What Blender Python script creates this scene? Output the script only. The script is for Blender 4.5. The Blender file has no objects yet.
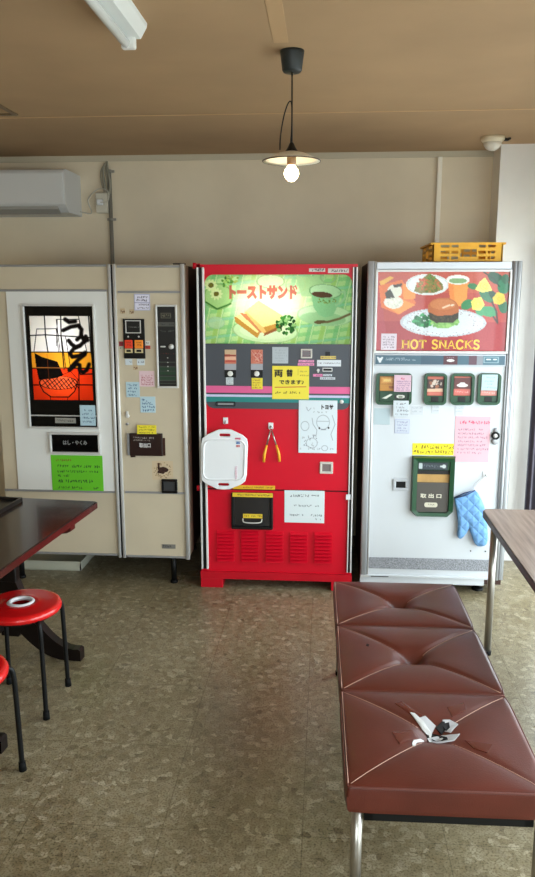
import bpy, bmesh, math, random
import numpy as np
from mathutils import Vector, Matrix
random.seed(7)
C = bpy.context.scene.collection
sc = bpy.context.scene
PI = math.pi

# ------------------------------------------------------------------ camera
F, CX, CY, HZ, VX, EYE = 760.0, 267.5, 438.5, 290.0, 326.0, 1.70
PITCH = math.atan((CY - HZ) / F)
YAW = math.atan((VX - CX) * math.cos(PITCH) / F)
FW = Vector((-math.sin(YAW) * math.cos(PITCH), math.cos(YAW) * math.cos(PITCH), -math.sin(PITCH)))
RT = Vector((math.cos(YAW), math.sin(YAW), 0))
UP = RT.cross(FW)
cam = bpy.data.cameras.new('camera'); camo = bpy.data.objects.new('camera', cam); C.objects.link(camo)
cam.sensor_fit = 'HORIZONTAL'; cam.sensor_width = 36; cam.lens = F / 535 * 36
cam.clip_start = 0.02
camo.matrix_world = Matrix(((RT.x, UP.x, -FW.x, 0), (RT.y, UP.y, -FW.y, 0), (RT.z, UP.z, -FW.z, EYE), (0, 0, 0, 1)))
sc.camera = camo
def ray(x, y): return RT * ((x - CX) / F) - UP * ((y - CY) / F) + FW
def at(x, y, Y):
    d = ray(x, y); t = Y / d.y; return Vector((d.x * t, Y, EYE + d.z * t))
def atz(x, y, Z):
    d = ray(x, y); t = (Z - EYE) / d.z; return Vector((d.x * t, d.y * t, Z))
YF = 4.153          # front plane shared by the three machines
YB = 4.95           # back wall
ZC = 2.53           # ceiling
def R(x0, y0, x1, y1, Y=YF):
    xm, ym = (x0 + x1) / 2, (y0 + y1) / 2
    return (at(x0, ym, Y).x, at(x1, ym, Y).x, at(xm, y1, Y).z, at(xm, y0, Y).z)

# ------------------------------------------------------------------ materials
def lin(c):
    c = c / 255.0
    return c / 12.92 if c <= 0.04045 else ((c + 0.055) / 1.055) ** 2.4
def S(r, g, b): return (lin(r), lin(g), lin(b), 1)
MATS = {}
def pm(name, rgb, rough=0.5, metal=0.0, var=0.0, scale=8.0, bump=0.0, bscale=60.0, coat=0.0, spec=0.5, emit=None, estr=0):
    if name in MATS: return MATS[name]
    m = bpy.data.materials.new(name); m.use_nodes = True
    nt = m.node_tree; b = nt.nodes['Principled BSDF']
    b.inputs['Base Color'].default_value = S(*rgb); b.inputs['Roughness'].default_value = rough
    b.inputs['Metallic'].default_value = metal; b.inputs['Coat Weight'].default_value = coat
    b.inputs['Coat Roughness'].default_value = 0.06
    b.inputs['Specular IOR Level'].default_value = spec
    if emit:
        b.inputs['Emission Color'].default_value = S(*emit); b.inputs['Emission Strength'].default_value = estr
    if var or bump:
        tc = nt.nodes.new('ShaderNodeTexCoord')
    if var:
        n = nt.nodes.new('ShaderNodeTexNoise'); n.inputs['Scale'].default_value = scale; n.inputs['Detail'].default_value = 5
        r = nt.nodes.new('ShaderNodeMapRange'); r.inputs['From Min'].default_value = 0.3; r.inputs['From Max'].default_value = 0.7
        r.inputs['To Min'].default_value = 1 - var; r.inputs['To Max'].default_value = 1 + var * 0.6
        mx = nt.nodes.new('ShaderNodeMix'); mx.data_type = 'RGBA'; mx.blend_type = 'MULTIPLY'; mx.inputs[0].default_value = 1
        mx.inputs[6].default_value = S(*rgb)
        nt.links.new(tc.outputs['Object'], n.inputs['Vector']); nt.links.new(n.outputs['Fac'], r.inputs[0])
        nt.links.new(r.outputs[0], mx.inputs[7]); nt.links.new(mx.outputs[2], b.inputs['Base Color'])
    if bump:
        n2 = nt.nodes.new('ShaderNodeTexNoise'); n2.inputs['Scale'].default_value = bscale; n2.inputs['Detail'].default_value = 3
        bp = nt.nodes.new('ShaderNodeBump'); bp.inputs['Strength'].default_value = bump; bp.inputs['Distance'].default_value = 0.004
        nt.links.new(tc.outputs['Object'], n2.inputs['Vector']); nt.links.new(n2.outputs['Fac'], bp.inputs['Height'])
        nt.links.new(bp.outputs[0], b.inputs['Normal'])
    MATS[name] = m; return m
def print_mat(name, rough=0.6, coat=0.0):
    if name in MATS: return MATS[name]
    m = bpy.data.materials.new(name); m.use_nodes = True; nt = m.node_tree; b = nt.nodes['Principled BSDF']
    a = nt.nodes.new('ShaderNodeAttribute'); a.attribute_name = 'ink'
    nt.links.new(a.outputs['Color'], b.inputs['Base Color'])
    b.inputs['Roughness'].default_value = rough; b.inputs['Coat Weight'].default_value = coat; b.inputs['Coat Roughness'].default_value = 0.04
    MATS[name] = m; return m
def backlit_mat(name, rgb=None, front=0.2):
    m = bpy.data.materials.new(name); m.use_nodes = True; nt = m.node_tree; b = nt.nodes['Principled BSDF']
    t = nt.nodes.new('ShaderNodeBsdfTranslucent'); mx = nt.nodes.new('ShaderNodeMixShader'); mx.inputs[0].default_value = front
    b.inputs['Roughness'].default_value = 0.25
    if rgb is None:
        a = nt.nodes.new('ShaderNodeAttribute'); a.attribute_name = 'ink'
        nt.links.new(a.outputs['Color'], t.inputs['Color']); nt.links.new(a.outputs['Color'], b.inputs['Base Color'])
    else:
        t.inputs['Color'].default_value = S(*rgb); b.inputs['Base Color'].default_value = S(*rgb)
    nt.links.new(t.outputs[0], mx.inputs[1]); nt.links.new(b.outputs[0], mx.inputs[2])
    nt.links.new(mx.outputs[0], nt.nodes['Material Output'].inputs['Surface'])
    return m
def lamp_mat(name, rgb, strength):
    m = bpy.data.materials.new(name); m.use_nodes = True; nt = m.node_tree
    nt.nodes.remove(nt.nodes['Principled BSDF']); e = nt.nodes.new('ShaderNodeEmission')
    e.inputs[0].default_value = S(*rgb); e.inputs[1].default_value = strength
    nt.links.new(e.outputs[0], nt.nodes['Material Output'].inputs['Surface']); return m

beige = pm('beige enamel', (200, 187, 162), 0.42, var=0.05, scale=5)
dkbrown = pm('dark brown sheet steel', (60, 34, 26), 0.5, var=0.15, scale=6)
white_en = pm('white enamel', (226, 226, 222), 0.35, var=0.03, scale=4)
white_door = pm('white door enamel', (206, 210, 214), 0.34, var=0.03, scale=4)
chrome = pm('brushed aluminium', (210, 209, 206), 0.34, 0.2)
chrome_d = pm('grey anodised trim', (156, 156, 158), 0.4, 0.4)
black = pm('black plastic', (12, 11, 11), 0.35, spec=.3)
blackm = pm('matt black paint', (9, 9, 9), 0.5, spec=.25)
rubber = pm('black rubber', (9, 9, 9), 0.75, spec=.2)
red = pm('red enamel', (206, 12, 38), 0.36, var=0.05, scale=5, spec=.3)
redp = pm('red plinth steel', (190, 10, 32), 0.42, var=0.08, spec=.3)
grey_p = pm('slate grey panel', (66, 70, 78), 0.4)
glassdark = pm('smoked glass', (9, 8, 8), 0.12, spec=0.25)
green_pl = pm('dark green plastic', (16, 66, 36), 0.3)
darkin = pm('dark recess', (22, 20, 18), 0.6)
yellow_st = pm('yellow label tape', (236, 208, 60), 0.55)
white_st = pm('white sticker', (222, 224, 226), 0.55)
pink_st = pm('pink label', (226, 120, 160), 0.55)
ink = pm('black ink', (24, 22, 24), 0.6)
redink = pm('red ink', (190, 40, 60), 0.6)
whiteink = pm('white print', (225, 225, 225), 0.5)
rust = pm('brown rust', (62, 34, 22), 0.9, var=0.5, scale=60)
steel = pm('stainless tube', (165, 160, 152), 0.28, 0.9)
paper = print_mat('printed paper', 0.7)
vinylprint = print_mat('printed plastic film', 0.35)
poster_m = print_mat('poster behind glass', 0.45, 0.35)
plastic_w = pm('white polypropylene', (232, 234, 236), 0.38)

# ------------------------------------------------------------------ objects
WM = {}
def W(o): return WM.get(o.name, Matrix())
def tag(o, label, cat, group=None, kind=None):
    if label: o['label'] = label
    if cat: o['category'] = cat
    if group: o['group'] = group
    if kind: o['kind'] = kind
    return o
def thing(name, label, cat, loc=(0, 0, 0), rz=0, group=None):
    o = bpy.data.objects.new(name, None); C.objects.link(o); o.empty_display_size = 0.05
    o.location = loc; o.rotation_euler = (0, 0, rz)
    WM[o.name] = Matrix.Translation(loc) @ Matrix.Rotation(rz, 4, 'Z')
    return tag(o, label, cat, group)
def obj(name, bm, mat, parent=None, smooth=False, origin=None, local=False):
    """bm is in world coordinates (local=True: already in the parent's own axes)"""
    me = bpy.data.meshes.new(name)
    if not bm.is_valid: raise RuntimeError(name)
    if parent is not None and not local: bm.transform(W(parent).inverted())
    if parent is None:
        if origin is None:
            v = [x.co for x in bm.verts]
            lo = [min(c[i] for c in v) for i in range(3)]; hi = [max(c[i] for c in v) for i in range(3)]
            origin = ((lo[0] + hi[0]) / 2, (lo[1] + hi[1]) / 2, lo[2])
        bm.transform(Matrix.Translation(Vector(origin)).inverted())
    bm.to_mesh(me); bm.free()
    for m in (mat if isinstance(mat, (list, tuple)) else [mat]): me.materials.append(m)
    if smooth:
        for p in me.polygons: p.use_smooth = True
    o = bpy.data.objects.new(name, me); C.objects.link(o)
    if parent is not None:
        o.parent = parent; WM[o.name] = W(parent)
    else:
        o.location = origin; WM[o.name] = Matrix.Translation(origin)
    return o
def NB(): return bmesh.new()
def box(bm, x0, x1, y0, y1, z0, z1, bev=0.0, seg=2, mi=0):
    n = bmesh.new()
    bmesh.ops.create_cube(n, size=1)
    for v in n.verts:
        v.co = Vector(((x0 + x1) / 2 + v.co.x * (x1 - x0), (y0 + y1) / 2 + v.co.y * (y1 - y0), (z0 + z1) / 2 + v.co.z * (z1 - z0)))
    if bev:
        bev = min(bev, 0.45 * min(abs(x1 - x0), abs(y1 - y0), abs(z1 - z0)))
        bmesh.ops.bevel(n, geom=n.edges[:], offset=bev, segments=seg, profile=0.5, affect='EDGES')
    join(bm, n, mi)
    return bm
def join(bm, n, mi=0):
    vm = {}
    for v in n.verts: vm[v] = bm.verts.new(v.co)
    for f in n.faces:
        try:
            nf = bm.faces.new([vm[v] for v in f.verts]); nf.material_index = mi; nf.smooth = f.smooth
        except ValueError: pass
    n.free()
def B(*a, **k): return box(NB(), *a, **k)
def prism(bm, pts, a0, a1, axis='Y', bev=0.0):
    """outline pts extruded along axis; pts are (X,Z) for Y, (Y,Z) for X, (X,Y) for Z"""
    n = bmesh.new()
    def P(p, a):
        return {'Y': (p[0], a, p[1]), 'X': (a, p[0], p[1]), 'Z': (p[0], p[1], a)}[axis]
    A = [n.verts.new(P(p, a0)) for p in pts]; D = [n.verts.new(P(p, a1)) for p in pts]
    n.faces.new(A); n.faces.new(D[::-1]); k = len(pts)
    for i in range(k): n.faces.new((A[i], D[i], D[(i + 1) % k], A[(i + 1) % k]))
    bmesh.ops.recalc_face_normals(n, faces=n.faces[:])
    if bev:
        ed = [e for e in n.edges if abs(sum((v.co - e.verts[0].co).length for v in e.verts)) > 0 and len([f for f in e.link_faces if len(f.verts) > 4]) == 1]
        bmesh.ops.bevel(n, geom=ed, offset=bev, segments=2, profile=0.5, affect='EDGES')
    join(bm, n); return bm
def rrect(x0, x1, z0, z1, r, n=5, which='abcd'):
    """rounded rectangle outline; which: corners rounded a=bl b=br c=tr d=tl"""
    out = []
    for k, cx, cz, s, sharp in (('a', x0 + r, z0 + r, PI, (x0, z0)), ('b', x1 - r, z0 + r, 1.5 * PI, (x1, z0)), ('c', x1 - r, z1 - r, 0, (x1, z1)), ('d', x0 + r, z1 - r, .5 * PI, (x0, z1))):
        if k in which:
            for i in range(n + 1):
                t = s + i / n * PI / 2; out.append((cx + r * math.cos(t), cz + r * math.sin(t)))
        else: out.append(sharp)
    return out
def ring_prism(bm, outer, inner, y0, y1):
    """frame between two outlines of the same count, front y0 back y1"""
    n = bmesh.new(); k = len(outer)
    v = [[n.verts.new((p[0], y, p[1])) for p in o] for o, y in ((outer, y0), (inner, y0), (outer, y1), (inner, y1))]
    for i in range(k):
        j = (i + 1) % k
        n.faces.new((v[0][i], v[0][j], v[1][j], v[1][i])); n.faces.new((v[2][i], v[3][i], v[3][j], v[2][j]))
        n.faces.new((v[0][i], v[2][i], v[2][j], v[0][j])); n.faces.new((v[1][i], v[1][j], v[3][j], v[3][i]))
    bmesh.ops.recalc_face_normals(n, faces=n.faces[:])
    join(bm, n); return bm
def frame(bm, x0, x1, z0, z1, w, y0, y1, bev=0.0):
    box(bm, x0, x1, y0, y1, z1 - w, z1, bev); box(bm, x0, x1, y0, y1, z0, z0 + w, bev)
    box(bm, x0, x0 + w, y0, y1, z0 + w, z1 - w, bev); box(bm, x1 - w, x1, y0, y1, z0 + w, z1 - w, bev); return bm
def tube(bm, pts, r, seg=10, caps=True, closed=False):
    pts = [Vector(p) for p in pts]; k = len(pts); rings = []
    rr = r if isinstance(r, (list, tuple)) else [r] * k
    prev = None
    for i, p in enumerate(pts):
        if closed: t = (pts[(i + 1) % k] - pts[i - 1]).normalized()
        else: t = (pts[min(i + 1, k - 1)] - pts[max(i - 1, 0)]).normalized()
        if prev is None:
            a = Vector((0, 0, 1)) if abs(t.z) < 0.9 else Vector((1, 0, 0)); u = t.cross(a).normalized()
        else: u = (prev - t * prev.dot(t)).normalized()
        prev = u; w = t.cross(u)
        rings.append([bm.verts.new(p + (u * math.cos(2 * PI * j / seg) + w * math.sin(2 * PI * j / seg)) * rr[i]) for j in range(seg)])
    rng = range(k) if closed else range(k - 1)
    for i in rng:
        a, b = rings[i], rings[(i + 1) % k]
        for j in range(seg):
            f = bm.faces.new((a[j], a[(j + 1) % seg], b[(j + 1) % seg], b[j])); f.smooth = True
    if caps and not closed:
        bm.faces.new(rings[0][::-1]); bm.faces.new(rings[-1])
    return bm
def lathe(bm, prof, c, seg=32, axis='Z', close=False):
    """prof: list of (radius, height)"""
    c = Vector(c); rings = []
    for r, h in prof:
        ring = []
        for j in range(seg):
            t = 2 * PI * j / seg
            d = {'Z': Vector((r * math.cos(t), r * math.sin(t), h)), 'Y': Vector((r * math.cos(t), h, r * math.sin(t)))}[axis]
            ring.append(bm.verts.new(c + d))
        rings.append(ring)
    m = len(rings)
    for i in range(m if close else m - 1):
        a, b = rings[i], rings[(i + 1) % m]
        for j in range(seg):
            f = bm.faces.new((a[j], a[(j + 1) % seg], b[(j + 1) % seg], b[j])); f.smooth = True
    if not close:
        if prof[0][0] > 1e-6: bm.faces.new(rings[0][::-1])
        if prof[-1][0] > 1e-6: bm.faces.new(rings[-1])
    bmesh.ops.remove_doubles(bm, verts=bm.verts[:], dist=1e-6)
    bmesh.ops.recalc_face_normals(bm, faces=bm.faces[:])
    return bm
def bez(pts, n=8):
    """smooth chain through points (Catmull-Rom)"""
    P = [Vector(p) for p in pts]; out = []
    for i in range(len(P) - 1):
        a, b, c, d = P[max(i - 1, 0)], P[i], P[i + 1], P[min(i + 2, len(P) - 1)]
        for k in range(n):
            t = k / n
            out.append(0.5 * ((2 * b) + (c - a) * t + (2 * a - 5 * b + 4 * c - d) * t * t + (3 * b - a - 3 * c + d) * t ** 3))
    out.append(P[-1]); return out
def text(body, rect, Y, mat, parent, name='lettering', bold=0.0, keep=True):
    """lettering fitted into rect = (X0,X1,Z0,Z1), facing the room"""
    c = bpy.data.curves.new('t', 'FONT'); c.body = body; c.offset = bold; c.resolution_u = 3
    t = bpy.data.objects.new('t', c); C.objects.link(t); bpy.context.view_layer.update()
    me = bpy.data.meshes.new_from_object(t.evaluated_get(bpy.context.evaluated_depsgraph_get()))
    bpy.data.objects.remove(t); bpy.data.curves.remove(c)
    bm = NB(); bm.from_mesh(me); bpy.data.meshes.remove(me)
    xs = [v.co.x for v in bm.verts]; ys = [v.co.y for v in bm.verts]
    x0, x1, y0, y1 = min(xs), max(xs), min(ys), max(ys)
    sx = (rect[1] - rect[0]) / (x1 - x0); sz = (rect[3] - rect[2]) / (y1 - y0)
    for v in bm.verts: v.co = Vector((rect[0] + (v.co.x - x0) * sx, Y, rect[2] + (v.co.y - y0) * sz))
    return obj(name, bm, mat, parent)
def ribbon(bm, pts, w, Y):
    """flat pen stroke in the XZ plane"""
    P = [Vector((p[0], p[1])) for p in pts]; L = []; Rr = []
    for i, p in enumerate(P):
        t = (P[min(i + 1, len(P) - 1)] - P[max(i - 1, 0)])
        t = t.normalized() if t.length else Vector((1, 0)); nn = Vector((-t.y, t.x)) * w / 2
        L.append(bm.verts.new((p.x + nn.x, Y, p.y + nn.y))); Rr.append(bm.verts.new((p.x - nn.x, Y, p.y - nn.y)))
    for i in range(len(P) - 1): bm.faces.new((L[i], Rr[i], Rr[i + 1], L[i + 1]))

# ------------------------------------------------------------------ painted prints: a fine grid carrying the ink
class Canvas:
    def __init__(s, nu, nv, corners, bg):
        u, v = np.meshgrid(np.linspace(0, 1, nu + 1), np.linspace(0, 1, nv + 1))
        tl, tr, bl, br = [np.array(c, float) for c in corners]
        P = ((1 - u) * (1 - v))[..., None] * tl + (u * (1 - v))[..., None] * tr + ((1 - u) * v)[..., None] * bl + (u * v)[..., None] * br
        s.x, s.y, s.u, s.v = P[..., 0], P[..., 1], u, v
        s.c = np.zeros(u.shape + (3,)); s.c[:] = bg; s.rng = np.random.RandomState(3)
    def put(s, m, col, a=1.0):
        m = np.clip(m.astype(float), 0, 1)[..., None] * a
        s.c = s.c * (1 - m) + np.array(col, float) * m
    def poly(s, pts, col, a=1.0): s.put(s.inpoly(pts), col, a)
    def inpoly(s, pts):
        m = np.zeros(s.x.shape, bool); k = len(pts)
        for i in range(k):
            (xa, ya), (xb, yb) = pts[i], pts[(i + 1) % k]
            if ya == yb: continue
            c = ((ya > s.y) != (yb > s.y)) & (s.x < (xb - xa) * (s.y - ya) / (yb - ya) + xa); m ^= c
        return m
    def ein(s, cx, cy, rx, ry, rot=0):
        t = math.radians(rot); dx, dy = s.x - cx, s.y - cy
        return ((dx * math.cos(t) + dy * math.sin(t)) / rx) ** 2 + ((-dx * math.sin(t) + dy * math.cos(t)) / ry) ** 2
    def ell(s, cx, cy, rx, ry, col, rot=0, a=1.0, soft=0.0):
        d = s.ein(cx, cy, rx, ry, rot)
        s.put((d < 1) if not soft else np.clip((1 - d) / soft, 0, 1), col, a)
    def ring(s, cx, cy, rx, ry, w, col, rot=0, a=1.0):
        d = np.sqrt(s.ein(cx, cy, rx, ry, rot)); s.put(abs(d - 1) < w / (rx + ry), col, a)
    def line(s, pts, w, col, a=1.0):
        d = np.full(s.x.shape, 1e9)
        for (xa, ya), (xb, yb) in zip(pts[:-1], pts[1:]):
            L = (xb - xa) ** 2 + (yb - ya) ** 2 + 1e-9
            t = np.clip(((s.x - xa) * (xb - xa) + (s.y - ya) * (yb - ya)) / L, 0, 1)
            d = np.minimum(d, np.hypot(s.x - xa - t * (xb - xa), s.y - ya - t * (yb - ya)))
        s.put(np.clip((w / 2 - d) / (0.35 * w) + 0.5, 0, 1), col, a)
    def noise(s, amp):
        s.c = np.clip(s.c + s.rng.uniform(-amp, amp, s.x.shape)[..., None], 0, 255)
    def blobs(s, cx, cy, rx, ry, n, r, cols):
        for i in range(n):
            t, q = s.rng.uniform(0, 2 * PI), math.sqrt(s.rng.uniform())
            s.ell(cx + rx * q * math.cos(t), cy + ry * q * math.sin(t), r * s.rng.uniform(.6, 1.2), r * s.rng.uniform(.5, 1), cols[i % len(cols)], s.rng.uniform(0, 180))
    def scribble(s, x0, x1, y, h, col, dens=1.0, a=1.0, w=None):
        """illegible handwriting: short strokes in a row"""
        x = x0; w = w or h * 0.25
        while x < x1:
            cw = h * s.rng.uniform(.6, 1.0)
            if s.rng.uniform() < 0.9 * dens:
                for k in range(s.rng.randint(2, 4)):
                    p = [(x + s.rng.uniform(0, cw * .8), y + s.rng.uniform(-h / 2, h / 2)) for _ in range(2)]
                    s.line(p, w, col, a * s.rng.uniform(.5, 1))
            x += cw * 1.1
    def mesh(s, name, rect, Y, mat, parent=None, depth=0.0012, curl=0.0, mask=None, slant=0.0):
        """grid mesh on the wall plane Y; rect = (X0,X1,Z0,Z1); depth: sheet thickness; curl: lifts the lower edge"""
        nv, nu = s.u.shape; bm = NB()
        X = rect[0] + s.u * (rect[1] - rect[0]) + slant * (s.v - .5); Z = rect[3] - s.v * (rect[3] - rect[2])
        Yy = Y - curl * np.clip(s.v - .4, 0, 1) ** 2 * (0.4 + 0.6 * s.u)
        vs = [[bm.verts.new((X[j, i], Yy[j, i], Z[j, i])) for i in range(nu)] for j in range(nv)]
        for j in range(nv - 1):
            for i in range(nu - 1):
                if mask is not None and not mask[j, i]: continue
                f = bm.faces.new((vs[j][i], vs[j + 1][i], vs[j + 1][i + 1], vs[j][i + 1])); f.smooth = True
        cols = s.c.reshape(-1, 3)
        if depth:
            per = [(0, i) for i in range(nu)] + [(j, nu - 1) for j in range(1, nv)] + [(nv - 1, i) for i in range(nu - 2, -1, -1)] + [(j, 0) for j in range(nv - 2, 0, -1)]
            bk = [bm.verts.new(vs[j][i].co + Vector((0, depth, 0))) for j, i in per]
            for q in range(len(per)):
                a, b = per[q], per[(q + 1) % len(per)]
                bm.faces.new((vs[a[0]][a[1]], vs[b[0]][b[1]], bk[(q + 1) % len(per)], bk[q]))
            cols = np.concatenate([cols, np.array([s.c[j, i] for j, i in per])])
        if mask is not None:
            keep = [v for v in bm.verts if v.link_faces]; bm.verts.index_update()
            cols = cols[[v.index for v in keep]]
            bmesh.ops.delete(bm, geom=[v for v in bm.verts if not v.link_faces], context='VERTS')
        c = cols / 255.0; l = np.where(c <= .04045, c / 12.92, ((c + .055) / 1.055) ** 2.4)
        o = obj(name, bm, mat, parent)
        at_ = o.data.color_attributes.new('ink', 'FLOAT_COLOR', 'POINT')
        at_.data.foreach_set('color', np.concatenate([l, np.ones((len(l), 1))], 1).astype(np.float32).ravel())
        return o
def note(px, bg, label, lines, inkc=(40, 40, 60), Y=YF - 0.0016, curl=0.0, name='paper_note', cat='note', group=None, parent=None, mat=None, border=None, extra=None, dens=1.0, slant=0.0, margin=0.1):
    """sheet of paper whose handwriting cannot be read; px = its box in the photograph"""
    x0, y0, x1, y1 = px; w, h = x1 - x0, y1 - y0; k = 4.0
    cv = Canvas(max(8, int(w * k)), max(8, int(h * k)), ((x0, y0), (x1, y0), (x0, y1), (x1, y1)), bg)
    cv.rng = np.random.RandomState(int(x0 * 7 + y0))
    if border: cv.put((cv.u < .06) | (cv.u > .94) | (cv.v < .06) | (cv.v > .94), border, .8)
    for ln in lines:       # (y fraction, x from, x to, height px, colour)
        yy, a, b, hh = ln[:4]; cc = ln[4] if len(ln) > 4 else inkc
        cv.scribble(x0 + a * w, x0 + b * w, y0 + yy * h, hh, cc, dens)
    if extra: extra(cv)
    o = cv.mesh(name, R(x0, y0, x1, y1, Y), Y, mat or paper, parent, 0.0012, curl, slant=slant)
    if parent is None: tag(o, label, cat, group)
    elif label: o['label'] = label
    return o
def rowsof(n, y0=.15, y1=.88, a=.1, b=.9, h=2.0, seed=1):
    r = random.Random(seed)
    return [(y0 + (y1 - y0) * i / max(1, n - 1), a, b - r.uniform(0, .22), h) for i in range(n)]
def lettered(o): return o

# ================================================================== THE ROOM
XL, XR, YN = -4.2, 1.40, -1.6
def structure(name, bm, mat, parent=None):
    o = obj(name, bm, mat, parent); o['kind'] = 'structure'; return o
def wall_mat(name, rgb, bumpd=0.25):
    m = pm(name, rgb, 0.85, var=0.09, scale=2.2); nt = m.node_tree; b = nt.nodes['Principled BSDF']
    tc = nt.nodes.new('ShaderNodeTexCoord'); n = nt.nodes.new('ShaderNodeTexNoise'); n.inputs['Scale'].default_value = 120
    bp = nt.nodes.new('ShaderNodeBump'); bp.inputs['Strength'].default_value = bumpd; bp.inputs['Distance'].default_value = 0.002
    nt.links.new(tc.outputs['Object'], n.inputs['Vector']); nt.links.new(n.outputs['Fac'], bp.inputs['Height']); nt.links.new(bp.outputs[0], b.inputs['Normal'])
    return m
wallm = wall_mat('cream wallpaper', (224, 210, 184))
colm = wall_mat('white pillar wallpaper', (238, 236, 230))
ceilm = wall_mat('smoke stained ceiling board', (172, 141, 105), 0.1)
def floor_mat():
    m = bpy.data.materials.new('chip pattern vinyl floor'); m.use_nodes = True; nt = m.node_tree; b = nt.nodes['Principled BSDF']; L = nt.links.new
    tc = nt.nodes.new('ShaderNodeTexCoord'); O = tc.outputs['Object']
    def noise(s, d=4):
        n = nt.nodes.new('ShaderNodeTexNoise'); n.inputs['Scale'].default_value = s; n.inputs['Detail'].default_value = d; L(O, n.inputs['Vector']); return n
    def ramp(src, st):
        r = nt.nodes.new('ShaderNodeValToRGB'); r.color_ramp.elements.remove(r.color_ramp.elements[1])
        r.color_ramp.elements[0].position = st[0][0]; r.color_ramp.elements[0].color = S(*st[0][1])
        for p, c in st[1:]:
            e = r.color_ramp.elements.new(p); e.color = S(*c)
        L(src, r.inputs[0]); return r.outputs[0]
    def mix(f, a, bb, mode='MIX'):
        x = nt.nodes.new('ShaderNodeMix'); x.data_type = 'RGBA'; x.blend_type = mode
        if isinstance(f, float): x.inputs[0].default_value = f
        else: L(f, x.inputs[0])
        L(a, x.inputs[6]); L(bb, x.inputs[7]); return x.outputs[2]
    # distort the coordinates so the chips are irregular
    nz = noise(9, 2); add = nt.nodes.new('ShaderNodeVectorMath'); add.operation = 'MULTIPLY_ADD'
    add.inputs[1].default_value = (.06, .06, .06); L(nz.outputs['Color'], add.inputs[0]); L(O, add.inputs[2])
    def vor(s):
        v = nt.nodes.new('ShaderNodeTexVoronoi'); v.inputs['Scale'].default_value = s; L(add.outputs[0], v.inputs['Vector']); return v
    v1 = vor(46); sep = nt.nodes.new('ShaderNodeSeparateColor'); L(v1.outputs['Color'], sep.inputs[0])
    base = ramp(sep.outputs[0], [(0, (136, 126, 103)), (.35, (150, 141, 118)), (.6, (160, 152, 130)), (.8, (142, 130, 105)), (.93, (186, 179, 160)), (1, (114, 102, 80))])
    v2 = vor(24); sep2 = nt.nodes.new('ShaderNodeSeparateColor'); L(v2.outputs['Color'], sep2.inputs[0])
    chip = ramp(sep2.outputs[1], [(0, (104, 93, 70)), (.3, (126, 115, 92)), (.6, (168, 161, 140)), (1, (190, 185, 168))])
    mk = ramp(sep2.outputs[2], [(0, (0, 0, 0)), (.68, (0, 0, 0)), (.72, (190, 190, 190)), (1, (190, 190, 190))])
    dm = ramp(v2.outputs['Distance'], [(0, (255, 255, 255)), (.42, (255, 255, 255)), (.5, (0, 0, 0)), (1, (0, 0, 0))])
    col = mix(mix(1.0, mk, dm, 'MULTIPLY'), base, chip)
    grime = ramp(noise(1.3, 5).outputs['Fac'], [(.3, (206, 199, 184)), (.7, (255, 253, 248))])
    col = mix(1.0, col, grime, 'MULTIPLY')
    spk = ramp(noise(150, 2).outputs['Fac'], [(.32, (176, 168, 150)), (.5, (244, 242, 236)), (.7, (255, 255, 255))])
    col = mix(1.0, col, spk, 'MULTIPLY')
    br = nt.nodes.new('ShaderNodeTexBrick'); br.offset = 0; br.inputs['Scale'].default_value = 1; br.inputs['Brick Width'].default_value = .45; br.inputs['Row Height'].default_value = .45
    br.inputs['Mortar Size'].default_value = .0015; br.inputs['Color1'].default_value = br.inputs['Color2'].default_value = (1, 1, 1, 1); br.inputs['Mortar'].default_value = (.62, .6, .56, 1)
    L(O, br.inputs['Vector']); col = mix(1.0, col, br.outputs[0], 'MULTIPLY')
    L(col, b.inputs['Base Color'])
    rr = nt.nodes.new('ShaderNodeMapRange'); rr.inputs['To Min'].default_value = .22; rr.inputs['To Max'].default_value = .4; L(noise(3).outputs['Fac'], rr.inputs[0]); L(rr.outputs[0], b.inputs['Roughness'])
    bp = nt.nodes.new('ShaderNodeBump'); bp.inputs['Strength'].default_value = .12; bp.inputs['Distance'].default_value = .002; L(v1.outputs['Distance'], bp.inputs['Height']); L(bp.outputs[0], b.inputs['Normal'])
    return m
structure('floor', B(XL, XR, YN, YB, -.1, 0), floor_mat())
structure('ceiling', B(XL, XR, YN, YB, ZC, ZC + .1), ceilm)
structure('wall_back', B(XL, XR, YB, YB + .12, 0, ZC), wallm)
structure('wall_left', B(XL - .12, XL, YN, YB, 0, ZC), wallm)
# pillar in the corner by the windows
YP = 4.74; XP = at(498.5, 195, YP).x
bm = B(XP, XR, YP, YB, 0, ZC); structure('wall_pillar', bm, colm)
# right wall: glazed sliding doors to the street, front wall: shop window
W0, W1, WT = 0.35, 4.72, 2.02
bm = NB(); box(bm, XR, XR + .12, YN, W0, 0, ZC); box(bm, XR, XR + .12, W1, YB, 0, ZC); box(bm, XR, XR + .12, W0, W1, WT, ZC); structure('wall_right', bm, colm)
F0, F1, FB, FT = -.7, 1.3, .6, 2.0
bm = NB(); box(bm, XL, F0, YN - .12, YN, 0, ZC); box(bm, F1, XR, YN - .12, YN, 0, ZC); box(bm, F0, F1, YN - .12, YN, 0, FB); box(bm, F0, F1, YN - .12, YN, FT, ZC); structure('wall_front', bm, wallm)
alu = pm('window aluminium', (170, 172, 176), .35, .6)
bm = NB()
for a in (W0, W0 + 1.4, W0 + 2.8, W1 - .05): box(bm, XR + .02, XR + .07, a, a + .05, 0, WT)
box(bm, XR + .02, XR + .07, W0, W1, WT - .05, WT); box(bm, XR + .02, XR + .07, W0, W1, 0, .03)
structure('door_1', bm, alu)
bm = NB()
for a in (F0, (F0 + F1) / 2, F1 - .05): box(bm, a, a + .05, YN - .09, YN - .04, FB, FT)
box(bm, F0, F1, YN - .09, YN - .04, FB, FB + .05); box(bm, F0, F1, YN - .09, YN - .04, FT - .05, FT)
structure('window_1', bm, alu)
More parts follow.
